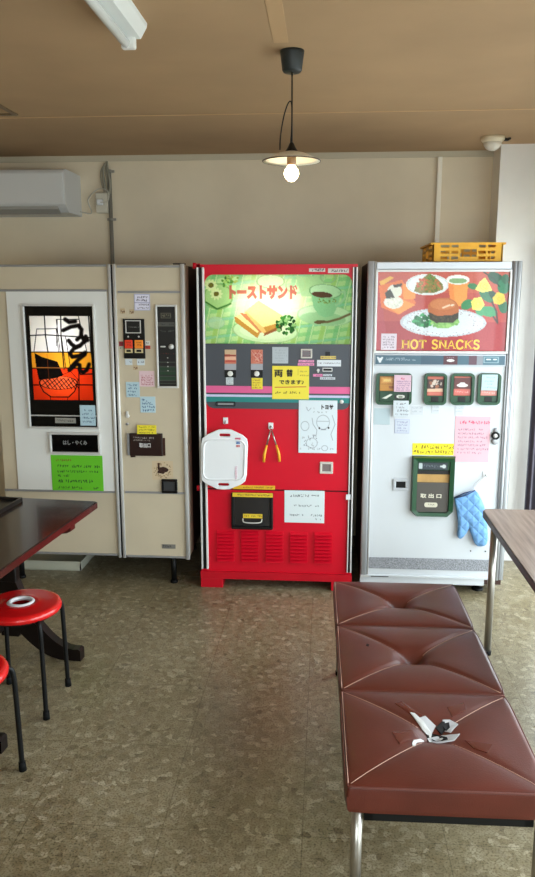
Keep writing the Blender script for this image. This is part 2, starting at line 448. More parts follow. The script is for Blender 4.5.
structure('ground_outside', B(XR + .12, XR + 9, -9, 12, -.2, -.1), pm('pale concrete', (190, 188, 182), .9, var=.1))
trimm = pm('pale cover strip', (190, 182, 162), .6)
structure('trim_1', B(XL, XP, YB - .012, YB, ZC - .035, ZC), pm('cream cornice strip', (196, 186, 162), .7))
xs = at(438, 200, YB).x; structure('trim_2', B(xs - .014, xs + .014, YB - .026, YB, 1.2, ZC - .035, .003), pm('cream conduit cover', (236, 230, 214), .5))
structure('baseboard_pillar', B(XP, XR, YP - .012, YP, 0, .07), pm('white skirting', (222, 220, 214), .5))
structure('baseboard_back', B(XL, XP, YB - .012, YB, 0, .07), pm('brown skirting', (88, 70, 52), .5))
# ceiling board joints
jm = pm('ceiling joint strip', (194, 158, 116), .8)
structure('trim_3', B(XL, XR, 3.855, 3.868, ZC - .002, ZC), jm)
structure('trim_4', B(-.19, -.14, -.5, 2.8, ZC - .002, ZC), pm('pale joint tape', (184, 150, 110), .8))
# ceiling hatch
h = atz(18, 114, ZC); bm = NB()
hx0, hx1, hy0, hy1 = h.x - .45, h.x, h.y - .45, h.y
for r in ((hx0, hx1, hy1 - .02, hy1), (hx0, hx1, hy0, hy0 + .02), (hx0, hx0 + .02, hy0 + .02, hy1 - .02), (hx1 - .02, hx1, hy0 + .02, hy1 - .02)): box(bm, r[0], r[1], r[2], r[3], ZC - .008, ZC)
structure('trim_5', bm, pm('hatch frame', (112, 92, 66), .5))

# ================================================================== NOODLE MACHINE
ZT = 1.834
NX0, NX1 = -1.845, at(186.3, 400, YF).x
T = thing('noodle_vending_machine', 'beige vending machine with lit noodle bowl window and dented dispensing hatch', 'vending machine', ((NX0 + NX1) / 2, 4.5, 0))
NZ0 = .178
LBY = YF + .14
obj('body', B(NX0 + .004, NX1 - .004, LBY, YB - .05, NZ0 + .004, ZT - .003), dkbrown, T)
# wide door, built around the light box of the window
xa = NX0; xb = at(113.5, 400, YF).x; xc = at(119.5, 400, YF).x
wl, wr, wb_, wt_ = R(28.6, 309, 95, 426)             # window opening
bm = NB()
box(bm, xa, wl, YF + .006, LBY, NZ0, ZT); box(bm, wr, xb, YF + .006, LBY, NZ0, ZT)
box(bm, wl, wr, YF + .006, LBY, NZ0, wb_); box(bm, wl, wr, YF + .006, LBY, wt_, ZT)
obj('door', bm, beige, T)
p0, p1, q0, q1 = R(12.4, 291.5, 110.8, 490.5)
bm = NB()
for a in ((p0, wl, q0, q1), (wr, p1, q0, q1), (wl, wr, q0, wb_), (wl, wr, wt_, q1)): box(bm, a[0], a[1], YF - .002, YF + .006, a[2], a[3])
wp = obj('door_panel', bm, white_en, T); wp['label'] = 'white enamel door panel'
bm = B(xc, NX1, YF + .003, LBY, NZ0, ZT); obj('control_panel', bm, beige, T)
bm = NB()
for x in (at(114.2, 400, YF).x, at(118.9, 400, YF).x):
    prism(bm, rrect(x - .009, x + .009, YF - .012, YF + .004, .007, 4), NZ0 - .01, ZT + .004, 'Z')
obj('door_trim', bm, chrome, T, True)
bm = B(at(115.2, 400, YF).x, at(118, 400, YF).x, YF - .001, YF + .004, NZ0, ZT); obj('door_gap', bm, blackm, T)
bm = prism(NB(), rrect(NX1 - .020, NX1 + .004, YF - .012, YF + .01, .008, 4), NZ0 - .012, ZT + .004, 'Z'); obj('corner_trim', bm, chrome, T, True)
for (xa_, xb_, ys, m) in ((xa, xb - .012, (265.5, 290.5, 491.5, 554), chrome_d), (xc + .012, NX1 - .02, (266.5, 292, 492.5, 556.5), chrome_d)):
    for y in ys:
        z = at(90, y, YF).z if xa_ == xa else at(150, y, YF).z
        obj('trim_strip', B(xa_, xb_, YF - .004, YF + .004, z - .006, z + .006, .002), m, T)
# lit window: frame, light box, tube, picture
of = R(26, 304, 97.4, 428.5); bm = NB()
frame(bm, of[0], of[1], of[2], of[3], .012, YF - .016, YF + .004, .003); obj('window_frame', bm, chrome, T)
fi = (of[0] + .012, of[1] - .012, of[2] + .012, of[3] - .012)
lp = R(31.6, 316, 91.6, 400)
bm = NB()
for a in ((fi[0], lp[0], fi[2], fi[3]), (lp[1], fi[1], fi[2], fi[3]), (lp[0], lp[1], fi[2], lp[2]), (lp[0], lp[1], lp[3], fi[3])): box(bm, a[0], a[1], YF - .003, YF + .004, a[2], a[3])
obj('window_mask', bm, glassdark, T)
def lightbox(r, y0, y1, parent, mat):
    bm = NB(); t = .003
    box(bm, r[0], r[1], y1 - t, y1, r[2], r[3]); box(bm, r[0], r[0] + t, y0, y1 - t, r[2], r[3]); box(bm, r[1] - t, r[1], y0, y1 - t, r[2], r[3])
    box(bm, r[0], r[1], y0, y1 - t, r[2], r[2] + t); box(bm, r[0], r[1], y0, y1 - t, r[3] - t, r[3]); return obj('light_box', bm, mat, parent)
lbw = pm('light box white', (235, 235, 230), .8)
lightbox((wl + .002, wr - .002, wb_ + .002, wt_ - .002), YF + .009, LBY - .004, T, lbw)
lz = lp[3] - .20
tb = NB(); tx = lp[0] + .18
tube(tb, [(tx, YF + .085, lp[2] + .03), (tx, YF + .085, lp[3] - .05)], .012); obj('lamp_tube', tb, lamp_mat('noodle window tube', (236, 242, 255), 13), T)
cv = Canvas(160, 220, ((53, 125), (412, 128), (84, 624), (438, 624)), (252, 246, 232))
cv.poly([(0, 338), (600, 338), (600, 434), (0, 434)], (240, 160, 36))
cv.poly([(0, 434), (600, 434), (600, 700), (0, 700)], (238, 56, 16))
bowl = [(112, 524), (135, 575), (185, 608), (290, 608), (330, 570), (352, 512), (300, 488), (170, 490)]
cv.poly(bowl, (244, 70, 22))
lead = (14, 10, 8)
cv.ell(228, 520, 112, 40, (246, 96, 48))
for k in range(9):
    x = 130 + k * 22; cv.line([(x, 496), (x + 46, 556)], 5, lead)
for k in range(5): cv.line([(190 + k * 34, 490 + k * 2), (120 + k * 40, 545)], 4.4, lead)
cv.ring(228, 520, 112, 40, 6, lead)
cv.line([(116, 528), (140, 575), (185, 606), (290, 606), (325, 572), (342, 528)], 6.5, lead)
cv.line([(180, 606), (182, 622)], 4, lead); cv.line([(286, 606), (284, 622)], 4, lead)
cv.line([(238, 478), (300, 452), (345, 500), (340, 530)], 3.5, lead)
cv.poly([(84, 342), (128, 366), (222, 394), (258, 474), (220, 492), (112, 504), (96, 430)], lead)
for a in (((143, 122), (150, 240), (166, 340)), ((240, 122), (243, 250), (262, 440)), ((404, 122), (420, 330), (438, 440)), ((350, 432), (352, 626)), ((50, 240), (150, 236), (440, 254)), ((50, 338), (440, 338)), ((50, 434), (270, 432), (440, 434)), ((60, 535), (110, 535)), ((345, 532), (450, 532)), ((345, 440), (360, 470), (440, 466))):
    cv.line(a, 7, lead)
for a in (((82, 336), (98, 202), (214, 200), (228, 336)), ((216, 300), (220, 146), (348, 146), (370, 250)), ((238, 336), (214, 146)), ((246, 250), (272, 430)), ((270, 250), (300, 430)), ((345, 130), (395, 330))):
    cv.line(a, 4.6, lead)
cv.line(((92, 430), (262, 432)), 4, (220, 140, 60), .8); cv.line(((160, 350), (172, 500)), 3, (150, 70, 30), .6)
for st in (((266, 146), (290, 162), (326, 158)), ((256, 210), (300, 190), (345, 182), (364, 206), (360, 245), (338, 264)),
           ((288, 270), (306, 292), (330, 308), (352, 300)), ((392, 262), (356, 300), (318, 318), (296, 345), (310, 366), (350, 360), (388, 340)), ((372, 256), (384, 276)), ((388, 246), (400, 268)),
           ((384, 352), (344, 384), (318, 410), (292, 444)), ((300, 440), (336, 408), (354, 414), (356, 446), (376, 458), (396, 444), (410, 410))):
    cv.line(st, 23, lead)
cv.mesh('window_picture', lp, YF + .001, backlit_mat('backlit noodle picture', front=.12), T, depth=0)
z = at(60, 415.5, YF).z; obj('window_rail', B(fi[0], fi[1], YF - .006, YF - .003, z - .003, z + .003), chrome, T)
r = R(55.5, 417.8, 76, 423); o = obj('nameplate', B(r[0], r[1], YF - .006, YF - .003, r[2], r[3]), chrome_d, T)
cv = Canvas(50, 12, ((0, 0), (50, 0), (0, 12), (50, 12)), (150, 148, 140)); cv.scribble(4, 46, 6, 5, (40, 38, 36)); cv.mesh('nameplate_print', r, YF - .0066, vinylprint, o, 0)
# chopstick and condiment box
r = R(50, 432, 101, 454); bm = NB(); frame(bm, *r, .014, YF - .018, YF - .002, .004); o = obj('condiment_hatch', bm, chrome, T)
obj('hatch_glass', B(r[0] + .013, r[1] - .013, YF - .007, YF - .002, r[2] + .013, r[3] - .013), glassdark, o)
tr_ = R(63.5, 440.2, 87.5, 444.6); text('はし・やくみ', tr_, YF - .0078, pm('grey print', (150, 150, 150), .5), o, bold=.02)
# controls on the narrow panel
r = R(123.6, 318.8, 145, 358.5); o = obj('button_panel', B(r[0], r[1], YF - .007, YF + .003, r[2], r[3], .003), black, T)
r = R(125.8, 320.2, 141.2, 333.2); bm = NB(); frame(bm, *r, .005, YF - .011, YF - .007); obj('display_frame', bm, chrome, o)
cv = Canvas(40, 34, ((0, 0), (40, 0), (0, 34), (40, 34)), (14, 14, 14)); cv.scribble(6, 34, 18, 3, (170, 170, 170), .8); cv.mesh('display', (r[0] + .005, r[1] - .005, r[2] + .005, r[3] - .005), YF - .0075, vinylprint, o, 0)
for k, (xx, c) in enumerate((((125.2, 132.9), (226, 60, 26)), ((135.2, 143.4), (240, 140, 40)))):
    r = R(xx[0], 340, xx[1], 348.2); b_ = obj('selection_button', B(r[0], r[1], YF - .013, YF - .007, r[2], r[3], .002), pm('button red' if k == 0 else 'button orange', c, .35, emit=c, estr=.35), o)
    cv = Canvas(24, 24, ((0, 0), (24, 0), (0, 24), (24, 24)), c); cv.scribble(4, 20, 7, 5, (60, 12, 8)); cv.scribble(8, 20, 14, 5, (60, 12, 8)); cv.mesh('button_print', (r[0] + .002, r[1] - .002, r[2] + .002, r[3] - .002), YF - .0136, vinylprint, b_, 0)
    r2 = R(xx[0], 348.6, xx[1], 352.8); b2 = obj('price_plate', B(r2[0], r2[1], YF - .011, YF - .007, r2[2], r2[3]), pm('price plate cream', (200, 186, 140), .5), o)
    r3 = R(xx[0] + 1.8, 349.6, xx[1] - 1.6, 351.8); obj('price_digits', B(r3[0], r3[1], YF - .0125, YF - .011, r3[2], r3[3]), black, b2)
for x in (128.5, 139):
    p = at(x, 336.6, YF); obj('lamp_dot', lathe(NB(), [(.005, .006), (.005, 0), (.003, -.003)], (p.x, YF - .007, p.z), 12, 'Y'), chrome, o)
r = R(156.4, 304.6, 178, 388); bm = NB(); frame(bm, *r, .011, YF - .012, YF + .003, .003); o = obj('coin_panel', bm, chrome, T)
r = (r[0] + .011, r[1] - .011, r[2] + .011, r[3] - .011)
cv = Canvas(46, 190, ((0, 0), (100, 0), (0, 430), (100, 430)), (18, 18, 17))
for y in (296, 320, 345, 372, 396, 412): cv.poly([(4, y), (96, y), (96, y + 6), (4, y + 6)], (60, 66, 60))
for y in (326, 350, 378): cv.poly([(4, y), (96, y), (96, y + 18), (4, y + 18)], (26, 58, 36))
cv.poly([(0, 82), (100, 82), (100, 106), (0, 106)], (78, 78, 74)); cv.scribble(10, 90, 94, 8, (30, 30, 30), .7)
cv.poly([(18, 32), (78, 32), (78, 62), (18, 62)], (84, 82, 70)); cv.poly([(24, 37), (72, 37), (72, 57), (24, 57)], (26, 26, 24)); cv.scribble(28, 70, 47, 12, (140, 136, 110))
cv.scribble(14, 44, 130, 10, (90, 90, 88)); cv.scribble(60, 90, 130, 10, (90, 90, 88)); cv.scribble(12, 90, 252, 6, (150, 40, 36), .5)
for y in (275, 300, 322, 345): cv.ell(52, y, 4, 3, (200, 200, 196))
cv.mesh('coin_panel_face', r, YF - .005, vinylprint, o, 0)
p = at(171.6, 346.5, YF); obj('coin_return_knob', lathe(NB(), [(.014, 0), (.014, -.01), (.009, -.018), (.004, -.019)], (p.x, YF - .005, p.z), 20, 'Y'), chrome, o, True)
p = at(163.6, 346.5, YF); obj('coin_slot', B(p.x - .016, p.x + .012, YF - .012, YF - .005, p.z - .004, p.z + .004, .002), chrome, o)
# small permanent labels
for (x, y, x2, y2, c) in ((119, 341.5, 123.4, 346.2, (150, 40, 50)), (119.6, 346.6, 123, 349, (190, 196, 170)), (145.6, 341, 150, 345.3, (215, 215, 210)), (145, 345.6, 150.4, 349, (176, 60, 44)), (125.2, 359, 132.2, 365, (206, 216, 222)), (137, 359, 144.6, 365.2, (206, 216, 222))):
    note((x, y, x2, y2), c, None, [(.5, .15, .85, 1.6)], parent=T, name='sticker', mat=vinylprint, Y=YF + .002)
for (x, y, s) in ((122.6, 311, 5), (131.6, 311.6, 4.5), (135.5, 367.5, 4.5)):
    cv = Canvas(20, 20, ((-10, -10), (10, -10), (-10, 10), (10, 10)), (192, 170, 136)); cv.blobs(0, 2, 7, 6, 9, 3, [(92, 56, 34), (126, 84, 52), (206, 190, 160)])
    cv.mesh('sticker_residue', R(x - s / 2, y - s / 2, x + s / 2, y + s / 2), YF + .0015, vinylprint, T, .001)
# lock, hatch and the rusted damage
p = at(127.6, 416, YF); bm = lathe(NB(), [(.011, 0), (.011, -.006), (.007, -.009)], (p.x, YF + .003, p.z), 16, 'Y'); box(bm, p.x - .007, p.x + .007, YF - .012, YF - .004, p.z, p.z + .028, .003); obj('door_lock', bm, chrome, T)
p = at(127.3, 424, YF); obj('key_cover', lathe(NB(), [(.008, 0), (.008, -.005), (.004, -.008)], (p.x, YF + .003, p.z), 16, 'Y'), chrome_d, T)
r = R(130, 433, 163, 455.5); o = obj('dispensing_hatch', B(r[0], r[1], YF - .016, YF + .003, r[2], r[3], .004), pm('dark brown hatch', (40, 22, 18), .3), T)
tr_ = R(140, 442.4, 151.2, 447); text('取出口', tr_, YF - .0168, whiteink, o, bold=.02)
cv = Canvas(70, 16, ((0, 0), (70, 0), (0, 16), (70, 16)), (40, 22, 18)); cv.scribble(2, 66, 4, 5.5, (200, 196, 190)); cv.scribble(2, 56, 12, 5, (180, 176, 170)); cv.mesh('hatch_notice', R(133.5, 436, 155, 441), YF - .0166, vinylprint, o, 0)
r2 = R(127.4, 433, 130, 455); obj('hatch_hinge', B(r2[0], r2[1], YF - .012, YF + .003, r2[2], r2[3], .003), chrome_d, o)
r2 = R(163, 438, 165.2, 455.5); obj('hatch_edge', B(r2[0], r2[1], YF - .004, YF + .003, r2[2], r2[3]), rust, o)
def blotch(px, py, rw, rh, n, seed):
    rr = random.Random(seed); p = at(px, py, YF); pts = []
    for i in range(n):
        t = 2 * PI * i / n; q = rr.uniform(.6, 1.1); pts.append((p.x + rw * q * math.cos(t), p.z + rh * q * math.sin(t)))
    return prism(NB(), pts, YF + .0005, YF + .0035, 'Y')
obj('rust_patch', blotch(132.6, 456, .02, .011, 11, 3), rust, T)
bm = blotch(162.6, 470.5, .036, .02, 13, 5); box(bm, at(158.5, 466, YF).x - .004, at(158.5, 466, YF).x + .006, YF + .0002, YF + .003, at(160, 470, YF).z, at(160, 463, YF).z); obj('rust_patch', bm, rust, T)
cv = Canvas(50, 40, ((-25, -20), (25, -20), (-25, 20), (25, 20)), (204, 184, 152)); 
for i in range(60):
    t = cv.rng.uniform(0, 6.3); q = cv.rng.uniform(.6, 1); cv.ell(22 * q * math.cos(t), 17 * q * math.sin(t), 1.2, 1, (120, 92, 60) if i % 3 else (170, 140, 100))
cv.mesh('rust_stain', R(152, 461, 173, 480), YF + .0026, vinylprint, T, 0)
r = R(161.8, 479, 177.6, 493); bm = NB(); frame(bm, *r, .014, YF - .012, YF + .003, .004); o = obj('coin_return', bm, black, T)
obj('coin_return_flap', B(r[0] + .014, r[1] - .014, YF - .004, YF + .003, r[2] + .014, r[3] - .014), pm('grey flap', (58, 60, 62), .3), o)
r = R(162, 544.5, 175.5, 548.5); o = obj('maker_plate', B(r[0], r[1], YF - .001, YF + .003, r[2], r[3]), pm('dull plate', (120, 118, 112), .4, .4), T)
cv = Canvas(50, 14, ((0, 0), (50, 0), (0, 14), (50, 14)), (120, 118, 112)); cv.scribble(4, 30, 7, 9, (26, 26, 26)); cv.mesh('maker_print', r, YF - .0016, vinylprint, o, 0)
obj('top_latch', B(NX1 - .06, NX1 + .004, YF + .01, YF + .05, ZT, ZT + .008), blackm, T)
for (x, y) in ((NX1 - .105, YF + .055), (NX0 + .045, YF + .06), (NX1 - .09, YB - .15), (NX0 + .09, YB - .15)):
    bm = tube(NB(), [(x, y, .012), (x, y, NZ0 + .004)], .016, 12); lathe(bm, [(.022, 0), (.022, .012), (.016, .016)], (x, y, 0), 16); obj('leg', bm, blackm, T)
# notes stuck on it
note((51.6, 455.4, 103, 491.2), (98, 190, 28), 'bright green handwritten notice under the condiment hatch of the beige machine',
     [(.14, .1, .42, 2.2, (120, 70, 20)), (.3, .12, .95, 2.6, (20, 60, 20)), (.45, .12, .88, 2.4, (20, 70, 20)), (.57, .12, .38, 2.4, (20, 70, 20)), (.72, .12, .8, 3.0, (10, 50, 30)), (.9, .12, .62, 2.4, (20, 60, 20)), (.91, .8, .9, 2.2, (20, 60, 20))], Y=YF - .0036)
note((80, 405.2, 95.4, 425.6), (178, 206, 218), 'pale blue note on the lower corner of the lit noodle window', rowsof(4, .25, .8, .15, .95, 2.0, 2), (60, 80, 110), Y=YF - .0185, group=None)
note((134.2, 293.8, 150, 310.5), (222, 220, 236), 'lilac-white two-part sticker high above the red and orange buttons', [(.2, .2, .85, 2), (.38, .15, .75, 2.2), (.65, .2, .9, 1.8), (.85, .2, .9, 1.8)], (60, 50, 70), Y=YF + .0012, border=(170, 170, 200), extra=lambda c: c.line([(134, 302.6), (150, 302.8)], .7, (150, 150, 180)))
note((139.2, 371, 154.4, 386.6), (226, 196, 202), 'pale pink note above two light blue notes on the beige machine', rowsof(5, .3, .85, .12, .9, 1.7, 4), (170, 80, 90), Y=YF + .0012)
note((126, 382, 139.6, 397.3), (178, 204, 214), 'light blue note with its corner below the pale pink note', rowsof(4, .2, .85, .12, .95, 1.9, 5), (60, 90, 120), Y=YF + .0014)
note((140.2, 396.6, 155.4, 412.6), (182, 208, 218), 'light blue note lowest of the notes above the brown dispensing hatch', rowsof(4, .22, .85, .12, .95, 2.4, 6), (50, 80, 120), Y=YF + .0012)
note((137, 425.2, 156.4, 434), (232, 214, 50), 'small yellow note stuck along the top of the brown dispensing hatch', rowsof(3, .22, .85, .1, .95, 1.6, 7), (110, 100, 30), Y=YF - .0178)

# ================================================================== RED TOAST MACHINE
RX0, RX1 = at(199, 420, YF).x, at(354.4, 420, YF).x
RZ1, RZ0 = 1.832, .098
T = thing('toast_vending_machine', 'bright red vending machine with lit sandwich picture between two pale machines', 'vending machine', ((RX0 + RX1) / 2, 4.5, 0))
RB = YF + .15
obj('body', B(RX0, RX1, RB, YB - .05, RZ0, RZ1), pm('dark red sheet steel', (96, 14, 20), .5, var=.1), T)
pn = R(204.8, 274.5, 352, 344)           # lit sign opening
sx0, sx1 = pn[0], pn[1]
zseam = at(275, 490.3, YF).z

bm = NB()
box(bm, RX0 + .0, RX1, YF + .004, RB, pn[3], RZ1 + .003); box(bm, RX0, pn[0], YF + .004, RB, pn[2], pn[3]); box(bm, pn[1], RX1, YF + .004, RB, pn[2], pn[3])
box(bm, RX0, RX1, YF + .004, RB, zseam + .004, pn[2]); obj('upper_door', bm, red, T)
bm = B(RX0, RX1, YF + .004, RB, RZ0, zseam - .004); obj('lower_door', bm, red, T)
bm = B(RX0, RX1, YF + .012, RB, zseam - .004, zseam + .004); obj('door_gap', bm, blackm, T)
for a, b_, sg in ((RX0, sx0, 1), (sx1, RX1, -1)):
    w = (b_ - a); z0, z1 = RZ0 + .012, RZ1 - .012
    obj('side_trim', B(a, a + w * .26, YF - .01, YF + .004, z0, z1, .003), chrome, T)
    obj('side_groove', B(a + w * .26, b_ - w * .28, YF - .001, YF + .004, z0, z1), black, T)
    obj('side_trim', B(b_ - w * .28, b_, YF - .01, YF + .004, z0, z1, .003), pm('white painted trim', (224, 222, 220), .35), T)
bm = NB(); fz = at(210, 585.5, YF).z
box(bm, RX0 - .004, RX1 + .004, YF - .012, YB - .06, .055, RZ0)
for x0, x1 in ((RX0 - .004, at(223, 580, YF).x), (at(331, 582, YF).x, RX1 + .004)):
    box(bm, x0, x1, YF - .012, YF + .10, 0, .055, .003); box(bm, x0, x1, YB - .2, YB - .06, 0, .055, .003)
obj('plinth', bm, redp, T)
# red corner pieces so that the lit sign has rounded upper corners
def spandrel(xc_, zc_, r, sx):
    pts = [(xc_, zc_)] + [(xc_ + sx * (r - r * math.cos(t)), zc_ - r + r * math.sin(t)) for t in [PI / 2 * (1 - i / 8) for i in range(9)]]
    return prism(NB(), pts, YF - .001, YF + .004, 'Y')
obj('sign_corner', spandrel(pn[0], pn[3], .05, 1), red, T); obj('sign_corner', spandrel(pn[1], pn[3], .05, -1), red, T)
lightbox((pn[0] + .001, pn[1] - .001, pn[2] + .001, pn[3] - .001), YF + .008, RB - .004, T, lbw)
xm = at(268, 310, YF).x; zm = at(268, 306, YF).z
tb = tube(NB(), [(xm - .2, YF + .09, zm), (xm + .2, YF + .09, zm)], .012); obj('lamp_tube', tb, lamp_mat('sandwich sign tube', (255, 252, 240), 13), T)
# sign artwork (coordinates of a close-up of the photograph, 535 x 290)
cv = Canvas(230, 108, ((42, 62), (494, 60), (42, 272), (492, 276)), (196, 228, 168))
a = cv.x * .97 + cv.y * .22; b = cv.y + .12 * cv.x
def chk(q, per, ph, wid): return (((q + ph) % per) < wid)
cv.put(chk(a, 40, 3, 19), (120, 196, 140), .62); cv.put(chk(b, 26, 6, 12), (126, 204, 132), .58)
cv.put(chk(a, 80, 44, 14), (196, 216, 110), .55); cv.put(chk(b, 52, 3, 8), (150, 214, 216), .45); cv.put(chk(a, 40, 30, 4), (230, 240, 190), .7)
cv.put(cv.ein(238, 150, 165, 82) < 1, (246, 248, 224), .0)
soft = np.clip(1.15 - cv.ein(245, 140, 150, 80), 0, 1); cv.put(soft, (250, 250, 228), .8)      # glow of the sign lamp painted into the print as a pale soft centre
cv.ell(84, 128, 44, 38, (176, 216, 150)); cv.ring(84, 128, 44, 38, 5, (120, 168, 100), 0, .6); cv.line([(46, 145), (80, 166), (122, 150)], 5, (70, 128, 60))
for x, y in ((62, 94), (78, 120)):
    for k in range(10): cv.ell(x + 13 * math.cos(k * .628), y + 12 * math.sin(k * .628), 7, 4, (226, 238, 190), math.degrees(k * .628))
    cv.ell(x, y, 8.5, 7.5, (112, 106, 44))
cv.blobs(112, 84, 18, 16, 16, 5, [(96, 150, 70), (170, 210, 120), (70, 120, 60)]); cv.blobs(130, 76, 22, 10, 10, 4, [(180, 200, 110), (140, 180, 90)])
# faint crockery behind
cv.ell(245, 82, 42, 20, (232, 242, 210), a=.8); cv.ring(245, 82, 42, 20, 3, (176, 206, 150)); 
cv.poly([(322, 66), (410, 66), (398, 128), (340, 128)], (180, 216, 166), .9); cv.ring(420, 70, 22, 16, 5, (160, 200, 150)); cv.ring(322, 92, 30, 26, 4, (186, 214, 160), a=.7)
# saucer, cup, coffee, spoon
cv.ell(412, 186, 84, 32, (206, 232, 198), 4); cv.ring(412, 186, 84, 32, 4, (160, 200, 156), 4, .6); cv.ell(405, 196, 70, 20, (168, 210, 166), 4)
cv.poly([(368, 112), (376, 160), (392, 184), (412, 192), (436, 186), (452, 150), (458, 118)], (150, 206, 160)); cv.ell(412, 112, 48, 21, (196, 230, 196), 5); cv.ring(412, 112, 48, 21, 3, (120, 170, 120), 5)
cv.ell(402, 122, 32, 9, (92, 58, 34), 6); cv.line([(452, 116), (470, 112), (472, 130), (458, 148), (444, 154)], 6, (176, 216, 178))
for k in range(5): cv.blobs(392 + k * 12, 146 + abs(2 - k) * -3, 6, 6, 6, 2.4, [(110, 140, 70), (150, 160, 80)])
cv.line([(386, 206), (420, 206), (455, 196), (486, 182)], 7, (120, 100, 62)); cv.ell(396, 206, 18, 6, (110, 92, 54), -4)
cv.ell(76, 208, 26, 18, (190, 222, 200), a=.7); cv.ring(76, 208, 26, 18, 3, (150, 190, 170), a=.4)
# plate of sandwiches with parsley
cv.ell(228, 234, 100, 36, (210, 236, 196), 4); cv.ring(228, 234, 100, 36, 4, (150, 192, 136), 4, .6); cv.ell(228, 236, 78, 24, (222, 240, 210), 4)
crust, bread, ham = (196, 142, 66), (246, 226, 160), (206, 130, 90)
cv.poly([(133, 190), (150, 184), (216, 232), (204, 256), (136, 206)], crust); cv.poly([(136, 188), (152, 184), (214, 230), (204, 240)], bread)
cv.poly([(150, 178), (172, 180), (226, 232), (214, 240)], ham)
cv.poly([(164, 174), (178, 172), (236, 232), (230, 246), (216, 236)], (232, 190, 120)); cv.poly([(168, 172), (208, 140), (282, 186), (270, 212), (222, 222)], (240, 222, 152))
cv.poly([(222, 222), (272, 208), (280, 190), (284, 214), (234, 240)], crust); cv.poly([(226, 240), (282, 214), (280, 226), (222, 250)], (150, 90, 50))
cv.blobs(294, 214, 32, 28, 70, 6, [(36, 92, 36), (64, 132, 54), (24, 66, 28), (140, 186, 120)])
cv.noise(5)
cv.mesh('sign_picture', pn, YF + .003, backlit_mat('backlit sandwich picture', front=.15), T, depth=0)
tx_ = R(229, 285, 297.5, 299.5); text('トーストサンド', tx_, YF + .0012, backlit_mat('backlit coral lettering', (250, 134, 126), .3), T, bold=.08)
# small maker plates along the top
for px in ((309, 268.3, 325.2, 271.8), (328, 268.3, 349, 273)):
    note(px, (206, 196, 192), None, [(.5, .05, .95, 2.6)], (40, 24, 26), parent=T, name='maker_plate', mat=vinylprint, Y=YF + .002)
# slate grey selection panel with stripes
pr = R(205, 344, 351, 409); pr = (pn[0], pn[1], pr[2], pn[2])
o = obj('selection_panel', prism(NB(), rrect(pr[0], pr[1], pr[2], pr[3], .045, 6, 'ab'), YF - .002, YF + .004, 'Y'), grey_p, T)
for y0, y1, c in ((386.3, 393.2, (222, 92, 146)), (394.9, 397.2, (196, 196, 226)), (397.2, 402.4, (22, 128, 124))):
    q = R(205, y0, 351, y1); obj('colour_stripe', B(pn[0] + .001, pn[1] - .001, YF - .0035, YF - .002, q[2], q[3]), pm('stripe %d' % c[0], c, .4), o)
for k, (x0, x1) in enumerate(((224.7, 236.2), (251, 262.8))):
    cv = Canvas(34, 42, ((0, 0), (34, 0), (0, 42), (34, 42)), (206, 120, 92))
    if k == 0:
        cv.poly([(0, 0), (34, 0), (34, 15), (0, 13)], (206, 176, 140)); cv.poly([(0, 14), (34, 16), (34, 20), (0, 20)], (150, 60, 44)); cv.poly([(0, 22), (34, 20), (34, 30), (0, 30)], (232, 180, 150)); cv.poly([(4, 32), (32, 32), (34, 37), (0, 37)], (190, 70, 56))
    else:
        for i in range(60): cv.line([tuple(cv.rng.uniform(0, 42, 2)) for _ in range(2)], 1.6, [(226, 190, 170), (178, 62, 54), (206, 110, 92)][i % 3], .6)
    q = R(x0, 349.6, x1, 363.7); cv.mesh('product_picture', q, YF - .0036, vinylprint, o, .0014)
    q = R(x0, 363.7, x1, 369.8); obj('name_plate', B(q[0], q[1], YF - .005, YF - .002, q[2], q[3]), pm('silver label plate', (164, 164, 170), .4, .3), o)
    q = R(x0, 369.8, x1, 377.3); sb = obj('button_base', B(q[0], q[1], YF - .006, YF - .002, q[2], q[3]), black, o)
    obj('button', lathe(NB(), [(.015, 0), (.015, -.006), (.011, -.009)], ((q[0] + q[1]) / 2, YF - .006, (q[2] + q[3]) / 2), 20, 'Y'), pm('white button', (220, 220, 214), .4), sb)
q = R(300.8, 348.8, 312.2, 358.2); bm = NB(); frame(bm, *q, .008, YF - .009, YF - .002, .002); bo = obj('bill_window', bm, pm('cream frame', (206, 200, 190), .4), o)
obj('bill_window_glass', B(q[0] + .008, q[1] - .008, YF - .005, YF - .002, q[2] + .008, q[3] - .008), pm('brown window', (70, 40, 38), .2), bo)
for px, c in (((298.5, 360, 314, 362.3), (232, 150, 190)), ((297.8, 363, 314.2, 365.6), (230, 140, 182)), ((313, 374, 322.5, 376.6), (232, 130, 176)), ((317, 360, 341, 366.4), (214, 220, 226)), ((323, 374.2, 332, 376.2), (206, 214, 222)), ((320, 377.2, 335.2, 379.6), (200, 206, 214)), ((320.5, 356, 336, 359), (216, 190, 92))):
    note(px, c, None, [(.5, .06, .94, 1.4)], (70, 50, 70), parent=o, name='printed_label', mat=vinylprint, Y=YF - .0036)
for px in ((325.4, 351.6, 330, 355.8), (322.6, 367.8, 332.4, 371.4)):
    q = R(*px); bm = NB(); frame(bm, *q, .0035, YF - .007, YF - .002); cs = obj('coin_slot', bm, chrome if px[0] < 325 else black, o); obj('slot_opening', B(q[0] + .0035, q[1] - .0035, YF - .0035, YF - .002, q[2] + .0035, q[3] - .0035), black, cs)
p = at(318.2, 370.2, YF); bm = lathe(NB(), [(.008, 0), (.008, -.006)], (p.x, YF - .002, p.z), 14, 'Y'); box(bm, p.x - .003, p.x + .003, YF - .02, YF - .008, p.z - .012, p.z + .004, .001); obj('coin_lever', bm, chrome, o)
